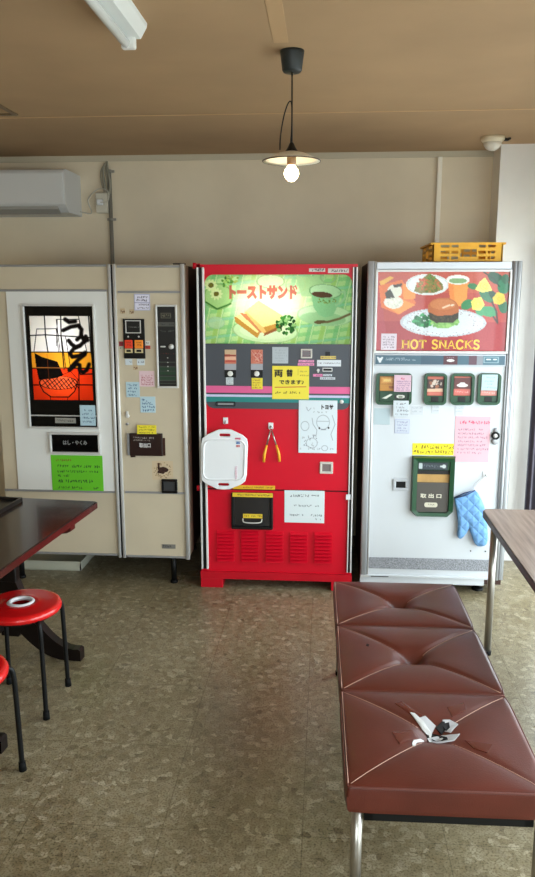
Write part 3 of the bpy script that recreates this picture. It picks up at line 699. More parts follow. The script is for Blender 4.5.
q = R(216, 401.4, 235.6, 406); bm = NB(); ring_prism(bm, rrect(*q, .008), rrect(q[0] + .004, q[1] - .004, q[2] + .004, q[3] - .004, .005), YF - .008, YF - .002); lo = obj('latch_frame', bm, black, o)
obj('latch_handle', B(q[0] + .012, q[1] - .012, YF - .005, YF - .002, q[2] + .007, q[3] - .009, .001), chrome_d, lo)
p = at(341.6, 401.6, YF); obj('door_lock', lathe(NB(), [(.011, 0), (.011, -.006), (.007, -.009), (.003, -.009)], (p.x, YF - .002, p.z), 18, 'Y'), chrome, T, True)
q = R(319.8, 461.8, 333, 473.6); bm = NB(); frame(bm, *q, .013, YF - .006, YF + .004, .003); co = obj('coin_return', bm, pm('cream frame', (206, 200, 190), .4), T)
obj('coin_return_flap', B(q[0] + .013, q[1] - .013, YF - .002, YF + .004, q[2] + .013, q[3] - .013), pm('grey brown flap', (120, 106, 104), .35), co)
# takeout door
q = R(231.6, 492.6, 273.2, 528.6); bm = NB(); frame(bm, *q, .018, YF - .022, YF + .004, .005); to = obj('takeout_door', bm, black, T)
obj('takeout_glass', B(q[0] + .018, q[1] - .018, YF - .008, YF + .002, q[2] + .018, q[3] - .018), pm('smoked takeout glass', (38, 36, 36), .12), to)
q2 = R(243, 518.4, 262, 522); bm = NB(); tube(bm, bez([(q2[0], YF - .008, q2[3]), (q2[0] + .012, YF - .024, q2[2] + .004), (q2[1] - .012, YF - .024, q2[2] + .004), (q2[1], YF - .008, q2[3])], 5), .0035, 8); obj('takeout_handle', bm, chrome, to)
for px in ((232.4, 493, 272.6, 497.2), (243, 514, 262.4, 518.2)):
    note(px, (224, 192, 52), None, [(.5, .08, .95, 1.8)], (70, 50, 20), parent=to, name='yellow_label', mat=vinylprint, Y=YF - .0236 if px[0] < 240 else YF - .0096)
note((232.5, 485.4, 275, 489.4), (226, 178, 40), None, [(.5, .25, .95, 1.6)], (110, 60, 20), parent=T, name='yellow_label', mat=vinylprint, Y=YF + .0028)
# louvres
for k in range(5):
    x0 = 216.8 + k * 24.4; bm = NB()
    for j in range(9):
        q = R(x0, 531.0 + k * .5 + j * 3.5, x0 + 17.4, 533.0 + k * .5 + j * 3.5)
        box(bm, q[0], q[1], YF + .0025, YF + .004, q[2] - .005, q[2], mi=1)
        n = prism(NB(), [(YF + .004, q[3] + .003), (YF - .012, q[2] + .0025), (YF - .012, q[2]), (YF + .004, q[2])], q[0], q[1], 'X'); join(bm, n)
    obj('louvre_bank', bm, [red, pm('louvre slot', (70, 6, 12), .6)], T)
for z in (at(200, 265, YF).z, at(200, 488, YF).z): 
    bm = tube(NB(), [(RX0 - .012, YF + .012, z - .018), (RX0 - .012, YF + .012, z + .012)], .010, 10); box(bm, RX0 - .012, RX0 + .02, YF + .004, YF + .012, z - .01, z + .008); obj('hinge', bm, redp, T)
q = R(346, 494, 350.4, 499); obj('striker', B(q[0], q[1], YF - .014, YF - .008, q[2], q[3]), white_st, T)
# things stuck on or hung from the red machine
def yellow_extra(c):
    c.line([(275, 387.4), (306, 386.6)], .8, (200, 90, 50)); c.line([(298, 369), (298, 375)], .5, (150, 130, 60), .5)
yn = note((272.2, 366, 309, 399.2), (240, 222, 74), 'yellow handwritten money changing notice on the grey and red panel', [(.16, .74, .95, 1.4, (150, 130, 50)), (.28, .76, .98, 1.4, (140, 110, 40)), (.8, .08, .36, 2.2, (90, 70, 30)), (.8, .48, .76, 2.2, (90, 70, 30))], Y=YF - .0052, extra=yellow_extra)
for s, px in (('両', (274.4, 369.6, 282.8, 377)), ('替', (286.4, 369.2, 293, 376.6)), ('できます♪', (279.2, 379.8, 304, 384.2))):
    text(s, R(*px), YF - .0060, ink, yn, bold=.035)
note((272.2, 347, 288.2, 363.4), (182, 190, 196), 'pale grey note above the yellow money changing notice', rowsof(5, .2, .85, .15, .9, 1.4, 9), (150, 160, 170), Y=YF - .0036)
note((226, 377.2, 233.3, 384.6), (206, 214, 216), 'tiny white note under the first round selection button', rowsof(3, .25, .8, .1, .9, 1.2, 10), (90, 100, 110), Y=YF - .0052)
note((251.6, 378, 262.6, 389.2), (232, 212, 62), 'small yellow note under the second round selection button', rowsof(4, .2, .85, .1, .9, 1.4, 11), (130, 60, 40), Y=YF - .0052)
def doodle(c):
    g = (150, 158, 166)
    c.line([(306, 407), (308, 411), (311, 408)], .5, g); 
    for k, (x, y, rx, ry) in enumerate(((323, 422, 6.4, 7), (305, 426, 4, 4.6), (325, 448, 3, 2.6), (312, 443, 5.5, 5))): c.ring(x, y, rx, ry, .7, g, a=.75)
    c.line([(312, 418), (313, 424), (317, 430), (316, 437)], .6, g); c.line([(332, 415), (335, 424), (331, 434), (333, 440)], .6, g); c.line([(317, 421), (329, 421)], .5, g)
    c.blobs(310, 440, 8, 8, 26, .8, [(140, 150, 158), (176, 182, 188)]); c.scribble(300, 334, 449, 2, g, .6)
    c.ell(319.4, 428, .9, 1.1, (40, 40, 44)); c.ell(328.6, 427.6, .9, 1.1, (40, 40, 44)); c.line([(321, 429.6), (326, 429.4)], .6, (110, 116, 122))
    c.scribble(303, 320, 408.5, 2, (176, 184, 190), .6); c.scribble(312, 326, 412, 1.6, (120, 128, 134), .6)
dn = note((298.6, 400.4, 337, 453), (216, 226, 232), 'white sheet with a faint pencil doodle on the red machine', [], Y=YF - .0052, extra=doodle, name='drawing_sheet', cat='drawing')
text('トヨサ', R(321.4, 404.6, 333.4, 409.4), YF - .0060, ink, dn, bold=.05)
note((284.4, 490.6, 324.4, 522.8), (214, 224, 226), 'white notice beside the black takeout door of the red machine', [(.16, .14, .86, 2.4), (.47, .24, .68, 2.0), (.47, .76, .86, 1.6), (.76, .14, .46, 2.2), (.76, .62, .92, 2.2), (.88, .78, .9, 1.8)], (90, 100, 104), Y=YF + .002)
def hook(px, py, label, w=.028, hgt=.036, Y=YF + .0035, reach=.026):
    p = at(px, py, Y); t = thing('adhesive_hook', label, 'hook', (p.x, Y, p.z - hgt / 2))
    obj('hook_plate', B(p.x - w / 2, p.x + w / 2, Y - .005, Y, p.z - hgt / 2, p.z + hgt / 2, .002), plastic_w, t)
    bm = tube(NB(), bez([(p.x, Y - .004, p.z), (p.x, Y - reach * .5, p.z - .010), (p.x, Y - reach * .85, p.z - .012), (p.x, Y - reach, p.z - .002)], 4), .003, 8)
    obj('hook_arm', bm, steel, t); return p
hp = hook(225.6, 420.6, 'white adhesive hook holding the white cutting board', reach=.05)
hk2 = hook(270.8, 425.6, 'white adhesive hook holding the tongs')
# cutting board
q = R(202.4, 428.6, 247.6, 487.4); cxx = (q[0] + q[1]) / 2; y0 = YF - .044
def board():
    W2 = (q[1] - q[0]) / 2; zt, zb = q[3], q[2]; c = cxx
    out = []
    half = [(0, zt), (.035, zt - .002), (.06, zt - .014), (W2 - .03, zt - .032), (W2 - .006, zt - .052), (W2, zt - .085), (W2 - .002, zb + .085), (W2 - .008, zb + .05), (W2 - .032, zb + .03), (.06, zb + .014), (.035, zb + .002), (0, zb)]
    out = [(c + x, z) for x, z in half] + [(c - x, z) for x, z in half[::-1][1:-1]]
    cu = bpy.data.curves.new('b', 'CURVE'); cu.dimensions = '2D'; cu.fill_mode = 'BOTH'; cu.extrude = .004; cu.bevel_depth = .003; cu.bevel_resolution = 2
    def spl(pts):
        s = cu.splines.new('POLY'); s.points.add(len(pts) - 1); s.use_cyclic_u = True
        for i, p in enumerate(pts): s.points[i].co = (p[0], p[1], 0, 1)
    spl(out)
    for zc in (zt - .030, zb + .026): spl(rrect(c - .034, c + .034, zc - .011, zc + .011, .0108))
    t = bpy.data.objects.new('b', cu); C.objects.link(t); bpy.context.view_layer.update()
    me = bpy.data.meshes.new_from_object(t.evaluated_get(bpy.context.evaluated_depsgraph_get())); bpy.data.objects.remove(t)
    bm = NB(); bm.from_mesh(me)
    for v in bm.verts: v.co = Vector((v.co.x + .012 * ((v.co.y - zb) / (zt - zb) - .5), y0 + .012 - v.co.z, v.co.y))
    return bm
bt = thing('cutting_board', 'white cutting board with handle slots hung on the red machine', 'cutting board', (cxx, y0 + .01, q[2]))
bmb = board(); obj('board', bmb, plastic_w, bt)
n = 0; bm = NB()
zt, zb = q[3], q[2]; W2 = (q[1] - q[0]) / 2
rim = rrect(cxx - W2 + .012, cxx + W2 - .012, zb + .055, zt - .058, .04, 6)
tube(bm, [(x + .012 * ((z - zb) / (zt - zb) - .5), y0 + .004, z) for x, z in rim], .0045, 8, closed=True); obj('rim', bm, plastic_w, bt, True)
for px, c in (((235, 437.8, 240.6, 440.8), (196, 60, 90)), ((236, 441.6, 240, 444), (60, 110, 170)), ((236, 445, 240, 447.2), (196, 110, 110))):
    note(px, c, None, [(.5, .1, .9, 1.2)], (230, 220, 230), parent=bt, name='printed_mark', mat=vinylprint, Y=y0 + .0036)
note((234.8, 466, 237.4, 481), (228, 220, 226), None, [(k / 9 + .05, .1, .9, 1.2, (210, 120, 150)) for k in range(9)], parent=bt, name='printed_mark', mat=vinylprint, Y=y0 + .0036)
# tongs
P0 = at(271, 430, YF - .02); tg = thing('tongs', 'steel kitchen tongs with yellow tips hung on the red machine', 'tongs', (P0.x, YF - .02, at(271, 462, YF).z))
ys = YF - .019
bm = NB(); ringp = [(P0.x + .009 * math.cos(t), ys, P0.z + .008 + .011 * math.sin(t)) for t in [2 * PI * i / 14 for i in range(14)]]
tube(bm, ringp, .002, 6, closed=True); obj('hanging_ring', bm, steel, tg)
for a, b_, c_ in (((270.2, 431), (266.6, 446), (263.8, 462)), ((271.8, 431), (276.6, 446), (279.6, 461.6))):
    A, Bq, Cq = at(*a, ys), at(*b_, ys), at(*c_, ys)
    bm = tube(NB(), [A, A.lerp(Bq, .5) + Vector((0, -.003, 0)), Bq], [.004, .0052, .005], 8); ar = obj('arm', bm, steel, tg)
    bm = tube(NB(), [A.lerp(Bq, .92), Bq.lerp(Cq, .5) + Vector((.004 * (1 if Cq.x > P0.x else -1), 0, 0)), Cq], [.0055, .0085, .007], 10); obj('tip', bm, pm('yellow silicone', (236, 170, 40), .45), ar)

# ================================================================== WHITE HOT SNACKS MACHINE
HX0, HX1 = at(364, 420, YF).x, at(512.5, 420, YF).x
HZ1, HZ0 = 1.845, .092
T = thing('snack_vending_machine', 'white vending machine with burger poster and green product windows', 'vending machine', ((HX0 + HX1) / 2, 4.5, 0))
obj('body', B(HX0 + .002, HX1 - .002, YF + .03, YB - .05, .05, HZ1 - .004), [dkbrown], T)
bm = B(HX0, HX1, YF + .002, YF + .03, HZ0, HZ1); obj('door', bm, white_door, T)
# posts and frame
pa = at(370.2, 420, YF).x
def post(x0, x1, name='corner_post', m=chrome, z0=HZ0, z1=HZ1 + .004, d=.014): return obj(name, prism(NB(), rrect(x0, x1, YF - d, YF + .002, min(.008, (x1 - x0) * .4), 4), z0, z1, 'Z'), m, T, True)
wpost = pm('silver white post', (196, 199, 204), .35, .3)
post(HX0, HX0 + .034, m=wpost); post(HX0 + .036, HX0 + .046, d=.008)
x1 = at(502.4, 420, YF).x
post(x1, x1 + .009, m=chrome_d, d=.01); post(x1 + .010, x1 + .026, m=wpost); post(x1 + .027, x1 + .034, m=chrome_d, d=.008)
post(x1 + .035, HX1, m=white_door, d=.006)
ix0, ix1 = HX0 + .047, x1 - .001
zh = at(440, 269.2, YF).z; obj('top_rail', B(ix0, ix1, YF - .01, YF + .002, zh, HZ1, .003), wpost, T)
pb = R(376.5, 269.5, 505, 351.5); pb = (ix0 + .008, ix1 - .006, at(440, 351, YF).z, zh - .002)
bm = NB(); frame(bm, pb[0] - .012, pb[1] + .012, pb[2] - .012, pb[3], .012, YF - .01, YF + .002, .002); obj('poster_frame', bm, chrome, T)
cv = Canvas(190, 118, ((68, 103), (462, 100), (60, 345), (446, 343)), (190, 84, 64))
cv.put(cv.y > 170, (176, 62, 54), .8); cv.put(cv.y > 255, (160, 40, 46), .85); cv.put((cv.x > 320) & (cv.x < 352), (212, 112, 96), .25)
cv.put(cv.x < 68 + (cv.y - 103) * .12, (176, 64, 78), .5)
cv.poly([(72, 138), (104, 122), (116, 126), (76, 152)], (226, 170, 70)); cv.poly([(70, 150), (140, 132), (182, 200), (130, 236), (76, 214)], (222, 112, 50)); cv.poly([(84, 208), (140, 190), (180, 206), (130, 234)], (236, 148, 64))
cv.poly([(142, 146), (178, 138), (180, 188), (144, 190)], (238, 146, 62))
cv.ell(118, 165, 22, 19, (224, 222, 206)); cv.ell(114, 199, 29, 19, (226, 222, 208)); cv.poly([(88, 172), (104, 158), (118, 186), (92, 188)], (56, 52, 40)); cv.poly([(112, 148), (140, 142), (138, 152), (116, 156)], (60, 54, 42)); cv.blobs(114, 199, 26, 15, 24, 3, [(206, 204, 186), (238, 236, 226)])
cv.ell(216, 146, 64, 31, (228, 232, 228)); cv.ring(216, 146, 60, 28, 2, (196, 204, 204))
cv.poly([(176, 166), (182, 146), (200, 128), (222, 112), (240, 124), (262, 144), (264, 160), (236, 170), (196, 172)], (132, 120, 58)); cv.blobs(222, 148, 38, 20, 80, 4, [(96, 112, 44), (168, 120, 60), (190, 104, 56), (120, 140, 60)]); cv.blobs(200, 142, 16, 14, 18, 4, [(206, 112, 70), (196, 90, 60)]); cv.blobs(226, 124, 14, 9, 20, 3, [(70, 120, 50), (100, 144, 60)])
cv.poly([(276, 128), (340, 130), (330, 208), (286, 212)], (238, 150, 70)); cv.poly([(276, 128), (292, 128), (298, 210), (286, 212)], (226, 130, 54)); cv.ell(307, 131, 35, 14, (232, 234, 226)); cv.ell(307, 134, 27, 8, (128, 164, 110))
for x, y, rx, ry, rot, c in ((420, 126, 26, 16, 30, (30, 76, 50)), (442, 150, 18, 22, 0, (44, 120, 80)), (392, 178, 26, 14, 40, (48, 112, 76)), (334, 204, 20, 14, -30, (48, 128, 76)), (398, 224, 26, 16, 10, (58, 146, 92)), (352, 150, 16, 9, 10, (54, 122, 74)), (440, 206, 14, 24, -10, (40, 104, 70)), (412, 176, 18, 10, 50, (28, 66, 46)), (372, 226, 14, 10, 30, (66, 150, 98)), (448, 128, 12, 14, 0, (40, 96, 64))):
    cv.ell(x, y, rx, ry, c, rot)
for pts, c in (([(358, 160), (372, 136), (388, 124), (404, 150), (408, 162), (380, 168)], (240, 224, 110)), ([(346, 196), (356, 184), (376, 182), (386, 204), (372, 222), (350, 218)], (240, 222, 96)), ([(410, 184), (424, 166), (444, 172), (448, 194), (430, 204), (414, 200)], (222, 190, 70))):
    cv.poly(pts, c); cx_, cy_ = np.mean(pts, 0); cv.ring(cx_, cy_, 12, 10, 3, (206, 180, 60), 20, .6); cv.ring(cx_ + 2, cy_, 6, 5, 3, (200, 170, 50), 20, .6)
cv.line([(412, 240), (424, 258), (420, 222), (408, 196)], 5, (60, 50, 44)); cv.line([(384, 108), (414, 128), (430, 150)], 4, (30, 60, 42))
cv.ell(262, 258, 128, 43, (206, 214, 218)); cv.ring(262, 258, 124, 41, 6, (186, 190, 196)); 
for i in range(240):
    t = cv.rng.uniform(0, 6.28); qd = cv.rng.uniform(.72, .97); cv.ell(262 + 126 * qd * math.cos(t), 258 + 42 * qd * math.sin(t), 1.6, 1.3, [(150, 120, 128), (182, 178, 186), (232, 236, 238)][i % 3])
cv.blobs(204, 252, 30, 18, 60, 6, [(34, 120, 66), (58, 156, 90), (24, 92, 52)])
cv.poly([(222, 250), (240, 240), (306, 244), (312, 258), (280, 274), (244, 276)], (130, 180, 96)); cv.blobs(264, 262, 40, 10, 24, 5, [(150, 196, 110), (110, 164, 84)])
cv.poly([(218, 224), (308, 224), (309, 244), (292, 258), (242, 260), (222, 248)], (54, 48, 34)); cv.blobs(264, 244, 40, 10, 30, 3, [(76, 66, 42), (38, 36, 26)])
cv.poly([(217, 226), (218, 206), (230, 192), (252, 184), (280, 184), (300, 194), (310, 210), (310, 226), (288, 236), (244, 238)], (182, 100, 50)); cv.ell(262, 204, 38, 16, (196, 118, 66)); cv.line([(262, 214), (282, 206)], 5, (230, 200, 170)); cv.ell(290, 206, 6, 3, (232, 208, 180), -20)
cv.noise(5)
po = cv.mesh('poster', pb, YF - .001, poster_m, T, .001)
po['label'] = 'red poster of a burger, spaghetti, orange cup and yellow roses'
# HOT SNACKS in slab serif letters
def slab(word, rect, Y, mat, parent):
    G = {'H': [[(.12, 0), (.12, 1)], [(.88, 0), (.88, 1)], [(.12, .5), (.88, .5)]], 'O': [[(.5 + .42 * math.cos(t), .5 + .5 * math.sin(t)) for t in [2 * PI * i / 20 for i in range(21)]]],
         'T': [[(.5, 0), (.5, 1)], [(.05, .97), (.95, .97)], [(.06, .78), (.06, 1)], [(.94, .78), (.94, 1)]],
         'S': [[(.86, .78), (.78, .94), (.5, 1.0), (.22, .93), (.14, .74), (.26, .58), (.5, .52), (.76, .43), (.88, .25), (.76, .06), (.5, 0), (.2, .06), (.1, .22)]],
         'N': [[(.12, 0), (.12, 1)], [(.88, 0), (.88, 1)], [(.12, 1), (.88, 0)]], 'A': [[(.06, 0), (.5, 1)], [(.5, 1), (.94, 0)], [(.22, .36), (.78, .36)]],
         'C': [[(.88, .74), (.76, .93), (.5, 1), (.24, .92), (.1, .68), (.08, .5), (.1, .32), (.24, .08), (.5, 0), (.78, .07), (.9, .26)]],
         'K': [[(.14, 0), (.14, 1)], [(.16, .42), (.86, 1)], [(.4, .6), (.92, 0)]]}
    SER = {'H': [(.12, 0), (.12, 1), (.88, 0), (.88, 1)], 'T': [(.5, 0)], 'N': [(.12, 0), (.12, 1), (.88, 1)], 'A': [(.06, 0), (.94, 0)], 'K': [(.14, 0), (.14, 1), (.86, 1), (.9, 0)], 'S': [], 'O': [], 'C': []}
    adv = {' ': .45, 'S': .82, 'T': .95}
    tot = sum(adv.get(c, 1) + .16 for c in word) - .16; W_ = rect[1] - rect[0]; u = W_ / tot; Hh = rect[3] - rect[2]; x = rect[0]; bm = NB()
    for c in word:
        w = adv.get(c, 1) * u
        if c != ' ':
            for st in G[c]:
                vert = len(st) == 2 and abs(st[0][0] - st[1][0]) < .1
                pts = bez([(x + a * w, rect[2] + b * Hh, 0) for a, b in st], 3) if len(st) > 4 else [(x + a * w, rect[2] + b * Hh) for a, b in st]
                ribbon(bm, pts, .0095 if vert or len(st) > 4 else .0058, Y)
            for a, b in SER[c]: ribbon(bm, [(x + (a - .19) * w, rect[2] + b * Hh + (.002 if b == 0 else -.002)), (x + (a + .19) * w, rect[2] + b * Hh + (.002 if b == 0 else -.002))], .0042, Y)
        x += w + .16 * u
    return obj('lettering', bm, mat, parent)
slab('HOT SNACKS', R(402, 340.2, 479.5, 348.6), YF - .0018, pm('yellow print', (236, 190, 66), .45, coat=.35), po)
note((381, 333.6, 396.6, 350), (216, 204, 214), None, rowsof(5, .2, .85, .12, .92, 1.8, 21), (80, 50, 70), parent=po, name='price_sticker', mat=vinylprint, Y=YF - .0018)
# teal information strip
sr = (ix0, ix1, at(440, 366, YF).z, at(440, 354, YF).z); obj('info_strip', B(ix0, ix1, YF - .006, YF + .002, sr[2], sr[3], .002), pm('grey silver strip', (176, 180, 186), .4, .3), T)
cv = Canvas(230, 24, ((374, 350), (505, 350), (374, 370), (505, 370)), (62, 92, 108))
X0, Y0, k = 374, 350, 131 / 535
def q_(x, y): return (X0 + x * k, 352 + (y - 20) * .16 * 2)
cv = Canvas(230, 24, ((0, 22), (535, 22), (0, 78), (535, 78)), (66, 96, 112))
cv.put((cv.x > 190) & (cv.x < 282), (58, 84, 102)); cv.put((cv.x > 282) & (cv.x < 340), (80, 34, 44)); cv.ell(312, 52, 16, 8, (226, 222, 222)); cv.scribble(296, 328, 36, 9, (190, 160, 166))
cv.put((cv.x > 388) & (cv.x < 420), (92, 60, 74)); cv.put((cv.x > 420) & (cv.x < 446), (130, 134, 142)); cv.put((cv.x > 446) & (cv.x < 512), (70, 108, 122)); cv.line([(462, 44), (474, 44)], 8, (214, 224, 226)); cv.line([(490, 44), (498, 44)], 8, (214, 224, 226)); cv.line([(450, 30), (508, 30), (508, 64), (450, 64), (450, 30)], 2.5, (170, 190, 196))
for hx in (10, 28):
    s = 1 if hx == 10 else -1; cv.line([(hx, 36), (hx + 4 * s, 50), (hx + 10 * s, 64)], 8, (220, 226, 228)); cv.line([(hx + 8 * s, 40), (hx + 8 * s, 54)], 4, (220, 226, 228))
cv.scribble(44, 120, 40, 7, (190, 204, 210)); cv.scribble(44, 165, 50, 7, (190, 204, 210))
cv.mesh('info_print', (ix0 + .006, ix1 - .006, sr[2] + .008, sr[3] - .008), YF - .0072, vinylprint, T, .001)
# green product windows
def greenbox(px, name, rad=.02):
    q = R(*px); n = 5; d = .014; bm = NB()
    ring_prism(bm, rrect(q[0], q[1], q[2], q[3], rad, n, 'abcd'), rrect(q[0] + d, q[1] - d, q[2] + d, q[3] - d, rad * .5, n, 'abcd'), YF - .018, YF + .002)
    bmesh.ops.bevel(bm, geom=[e for e in bm.edges if abs(e.verts[0].co.y - (YF - .018)) < 1e-6 and abs(e.verts[1].co.y - (YF - .018)) < 1e-6 and len([1 for v in e.verts]) == 2 and e.calc_face_angle(0) > .5], offset=.004, segments=2, affect='EDGES')
    return obj(name, bm, green_pl, T), (q[0] + d, q[1] - d, q[2] + d, q[3] - d)
o, q = greenbox((375.8, 373, 411.6, 404.4), 'display_window')
obj('window_recess', B(q[0], q[1], YF - .004, YF + .001, q[2], q[3]), green_pl, o)
cv = Canvas(60, 42, ((0, 0), (60, 0), (0, 42), (60, 42)), (176, 116, 44)); cv.poly([(4, 4), (30, 4), (30, 20), (4, 20)], (206, 146, 70)); cv.poly([(8, 8), (24, 8), (24, 15), (8, 15)], (226, 190, 110)); cv.poly([(2, 24), (60, 24), (60, 40), (2, 40)], (190, 130, 50)); cv.poly([(20, 28), (34, 28), (34, 35), (20, 35)], (150, 84, 34))
zmid = q[2] + (q[3] - q[2]) * .42
cv.mesh('product_picture', (q[0] + .006, q[1] - .006, zmid, q[3] - .004), YF - .0055, vinylprint, o, .001)
cv = Canvas(60, 26, ((0, 0), (60, 0), (0, 26), (60, 26)), (16, 60, 34)); cv.poly([(6, 18), (24, 6), (28, 8), (14, 20)], (214, 216, 204)); cv.ell(44, 14, 13, 8, (24, 26, 22)); cv.ell(45, 13, 9, 5, (206, 206, 196)); cv.ell(45, 14, 5, 3, (120, 130, 110))
cv.mesh('button_print', (q[0] + .006, q[1] - .006, q[2] + .004, zmid - .004), YF - .0055, vinylprint, o, .001)
for k, (x0, x1_) in enumerate(((423.7, 446.4), (450.2, 473.8), (477.2, 500.2))):
    o, q = greenbox((x0, 373, x1_, 404.6), 'selection_window', .024)
    obj('window_recess', B(q[0], q[1], YF - .005, YF + .001, q[2], q[3]), green_pl, o)
    cv = Canvas(44, 52, ((0, 0), (44, 0), (0, 52), (44, 52)), (188, 96, 76))
    if k == 0:
        cv.poly([(0, 8), (44, 8), (44, 34), (0, 34)], (66, 40, 34)); cv.blobs(22, 20, 16, 9, 22, 5, [(206, 190, 176), (40, 30, 28), (150, 90, 60)]); cv.poly([(0, 34), (44, 32), (44, 42), (0, 42)], (220, 180, 150)); cv.poly([(4, 44), (40, 44), (40, 50), (4, 50)], (206, 110, 96))
    elif k == 1:
        cv.poly([(0, 4), (44, 4), (44, 34), (0, 34)], (96, 48, 46)); cv.ell(22, 24, 15, 5, (226, 220, 216)); cv.ell(22, 20, 8, 4, (236, 232, 228)); cv.poly([(0, 36), (44, 36), (44, 50), (0, 50)], (200, 100, 92)); cv.scribble(4, 40, 42, 5, (230, 190, 180))
    else:
        cv.poly([(0, 36), (44, 36), (44, 52), (0, 52)], (206, 130, 120)); cv.scribble(4, 40, 44, 5, (240, 210, 200))
    zs = q[2] + (q[3] - q[2]) * .25
    cv.mesh('product_picture', (q[0] + .004, q[1] - .004, zs, q[3] - .004), YF - .0065, vinylprint, o, .001)
    mxx = (q[0] + q[1]) / 2; obj('price_display', B(mxx - .02, mxx + .02, YF - .008, YF - .004, q[2] + .002, zs - .006, .002), darkin, o)
# faint printed words below the windows
for px in ((411, 405.5, 423.5, 414.5), (431.4, 405.6, 439.4, 413.4), (455, 406, 464, 414.5)):
    note(px, (200, 204, 209), None, [(.25, .1, .9, 1.6), (.65, .1, .8, 1.6)], (160, 168, 176), parent=T, name='faint_label', mat=vinylprint, Y=YF + .0008)
# lock
p = at(495.2, 435.4, YF); bm = lathe(NB(), [(.0215, .002), (.0215, -.014), (.013, -.016), (.012, -.010)], (p.x, YF, p.z), 24, 'Y'); lk = obj('door_lock', bm, black, T, True)
obj('lock_cylinder', lathe(NB(), [(.0115, 0), (.0115, -.013), (.006, -.015)], (p.x, YF, p.z), 18, 'Y'), chrome, lk, True)
bm = lathe(NB(), [(.017, .002), (.017, -.012), (.012, -.014)], (p.x - .001, YF, p.z - .033), 20, 'Y'); obj('lock_rose', bm, chrome_d, lk, True)
obj('lock_rose', lathe(NB(), [(.012, .002), (.012, -.012), (.008, -.014)], (p.x + .002, YF, p.z + .03), 20, 'Y'), chrome_d, lk, True)
# coin return
q = R(393, 478.6, 408.2, 490.4); bm = NB(); frame(bm, *q, .016, YF - .008, YF + .002, .003); o = obj('coin_return', bm, wpost, T); obj('coin_return_flap', B(q[0] + .016, q[1] - .016, YF - .003, YF + .002, q[2] + .01, q[3] - .01), black, o)
# takeout port
q = R(411, 456, 454.2, 516.2); bm = NB(); ch = .03
outer = [(q[0], q[2] + ch), (q[0] + ch, q[2]), (q[1] - ch, q[2]), (q[1], q[2] + ch), (q[1], q[3]), (q[0], q[3])]
i0 = (q[0] + .03, q[1] - .03, q[2] + .026, q[3] - .024)
inner = [(i0[0], i0[2] + .012), (i0[0] + .012, i0[2]), (i0[1] - .012, i0[2]), (i0[1], i0[2] + .012), (i0[1], i0[3]), (i0[0], i0[3])]
n = NB(); k = 6
A = [n.verts.new((p_[0], YF + .002, p_[1])) for p_ in outer]; Bv = [n.verts.new((p_[0] + (.006 if p_[0] < (q[0] + q[1]) / 2 else -.006), YF - .03, p_[1] + (.006 if p_[1] < (q[2] + q[3]) / 2 else -.006))) for p_ in outer]
Cv = [n.verts.new((p_[0], YF - .026, p_[1])) for p_ in inner]; Dv = [n.verts.new((p_[0], YF - .002, p_[1])) for p_ in inner]
for i in range(k):
    j = (i + 1) % k
    for a_, b_ in ((A, Bv), (Bv, Cv), (Cv, Dv)): n.faces.new((a_[i], a_[j], b_[j], b_[i]))
bmesh.ops.recalc_face_normals(n, faces=n.faces[:]); o = obj('takeout_port', n, green_pl, T)
zc1 = i0[3] - (i0[3] - i0[2]) * .18; zc2 = i0[3] - (i0[3] - i0[2]) * .42
obj('display_bar', B(i0[0], i0[1], YF - .018, YF - .002, zc1, i0[3], .002), green_pl, o)
db = R(418, 461.8, 447, 469); obj('message_display', B(db[0], db[1], YF - .021, YF - .018, db[2], db[3]), pm('dark display', (44, 52, 58), .2), o)
cv = Canvas(70, 16, ((0, 0), (70, 0), (0, 16), (70, 16)), (50, 58, 64)); cv.poly([(1, 1), (9, 1), (9, 15), (1, 15)], (176, 186, 186)); cv.ell(62, 8, 5, 5, (190, 196, 196)); cv.line([(54, 8), (62, 8)], 4, (190, 196, 196)); cv.scribble(12, 50, 8, 7, (110, 120, 126)); cv.mesh('display_print', (db[0] + .001, db[1] - .001, db[2] + .002, db[3] - .002), YF - .0216, vinylprint, o, 0)
obj('chute', B(i0[0], i0[1], YF - .006, YF + .001, zc2, zc1), pm('cardboard brown chute', (186, 146, 86), .7, var=.12, scale=30), o)
obj('chute_opening', B(i0[0], i0[1], YF - .010, YF - .006, zc1 - .024, zc1), darkin, o)
fl = obj('takeout_flap', B(i0[0] + .001, i0[1] - .001, YF - .014, YF - .004, i0[2], zc2, .002), pm('grey smoked flap', (84, 80, 76), .2), o)
text('取 出 口', R(420, 493, 441, 497.4), YF - .0146, pm('cream print', (216, 210, 190), .5), o, bold=.03)
q2 = R(424, 501.8, 437, 506.4); cv = Canvas(40, 14, ((0, 0), (40, 0), (0, 14), (40, 14)), (206, 200, 180)); cv.scribble(8, 34, 7, 8, (90, 84, 70))
obj('push_plate', prism(NB(), rrect(q2[0], q2[1], q2[2], q2[3], .011), YF - .017, YF - .014, 'Y'), pm('cream plate', (206, 200, 180), .5), fl); cv.mesh('push_print', (q2[0] + .01, q2[1] - .01, q2[2] + .003, q2[3] - .003), YF - .0174, vinylprint, fl, 0)
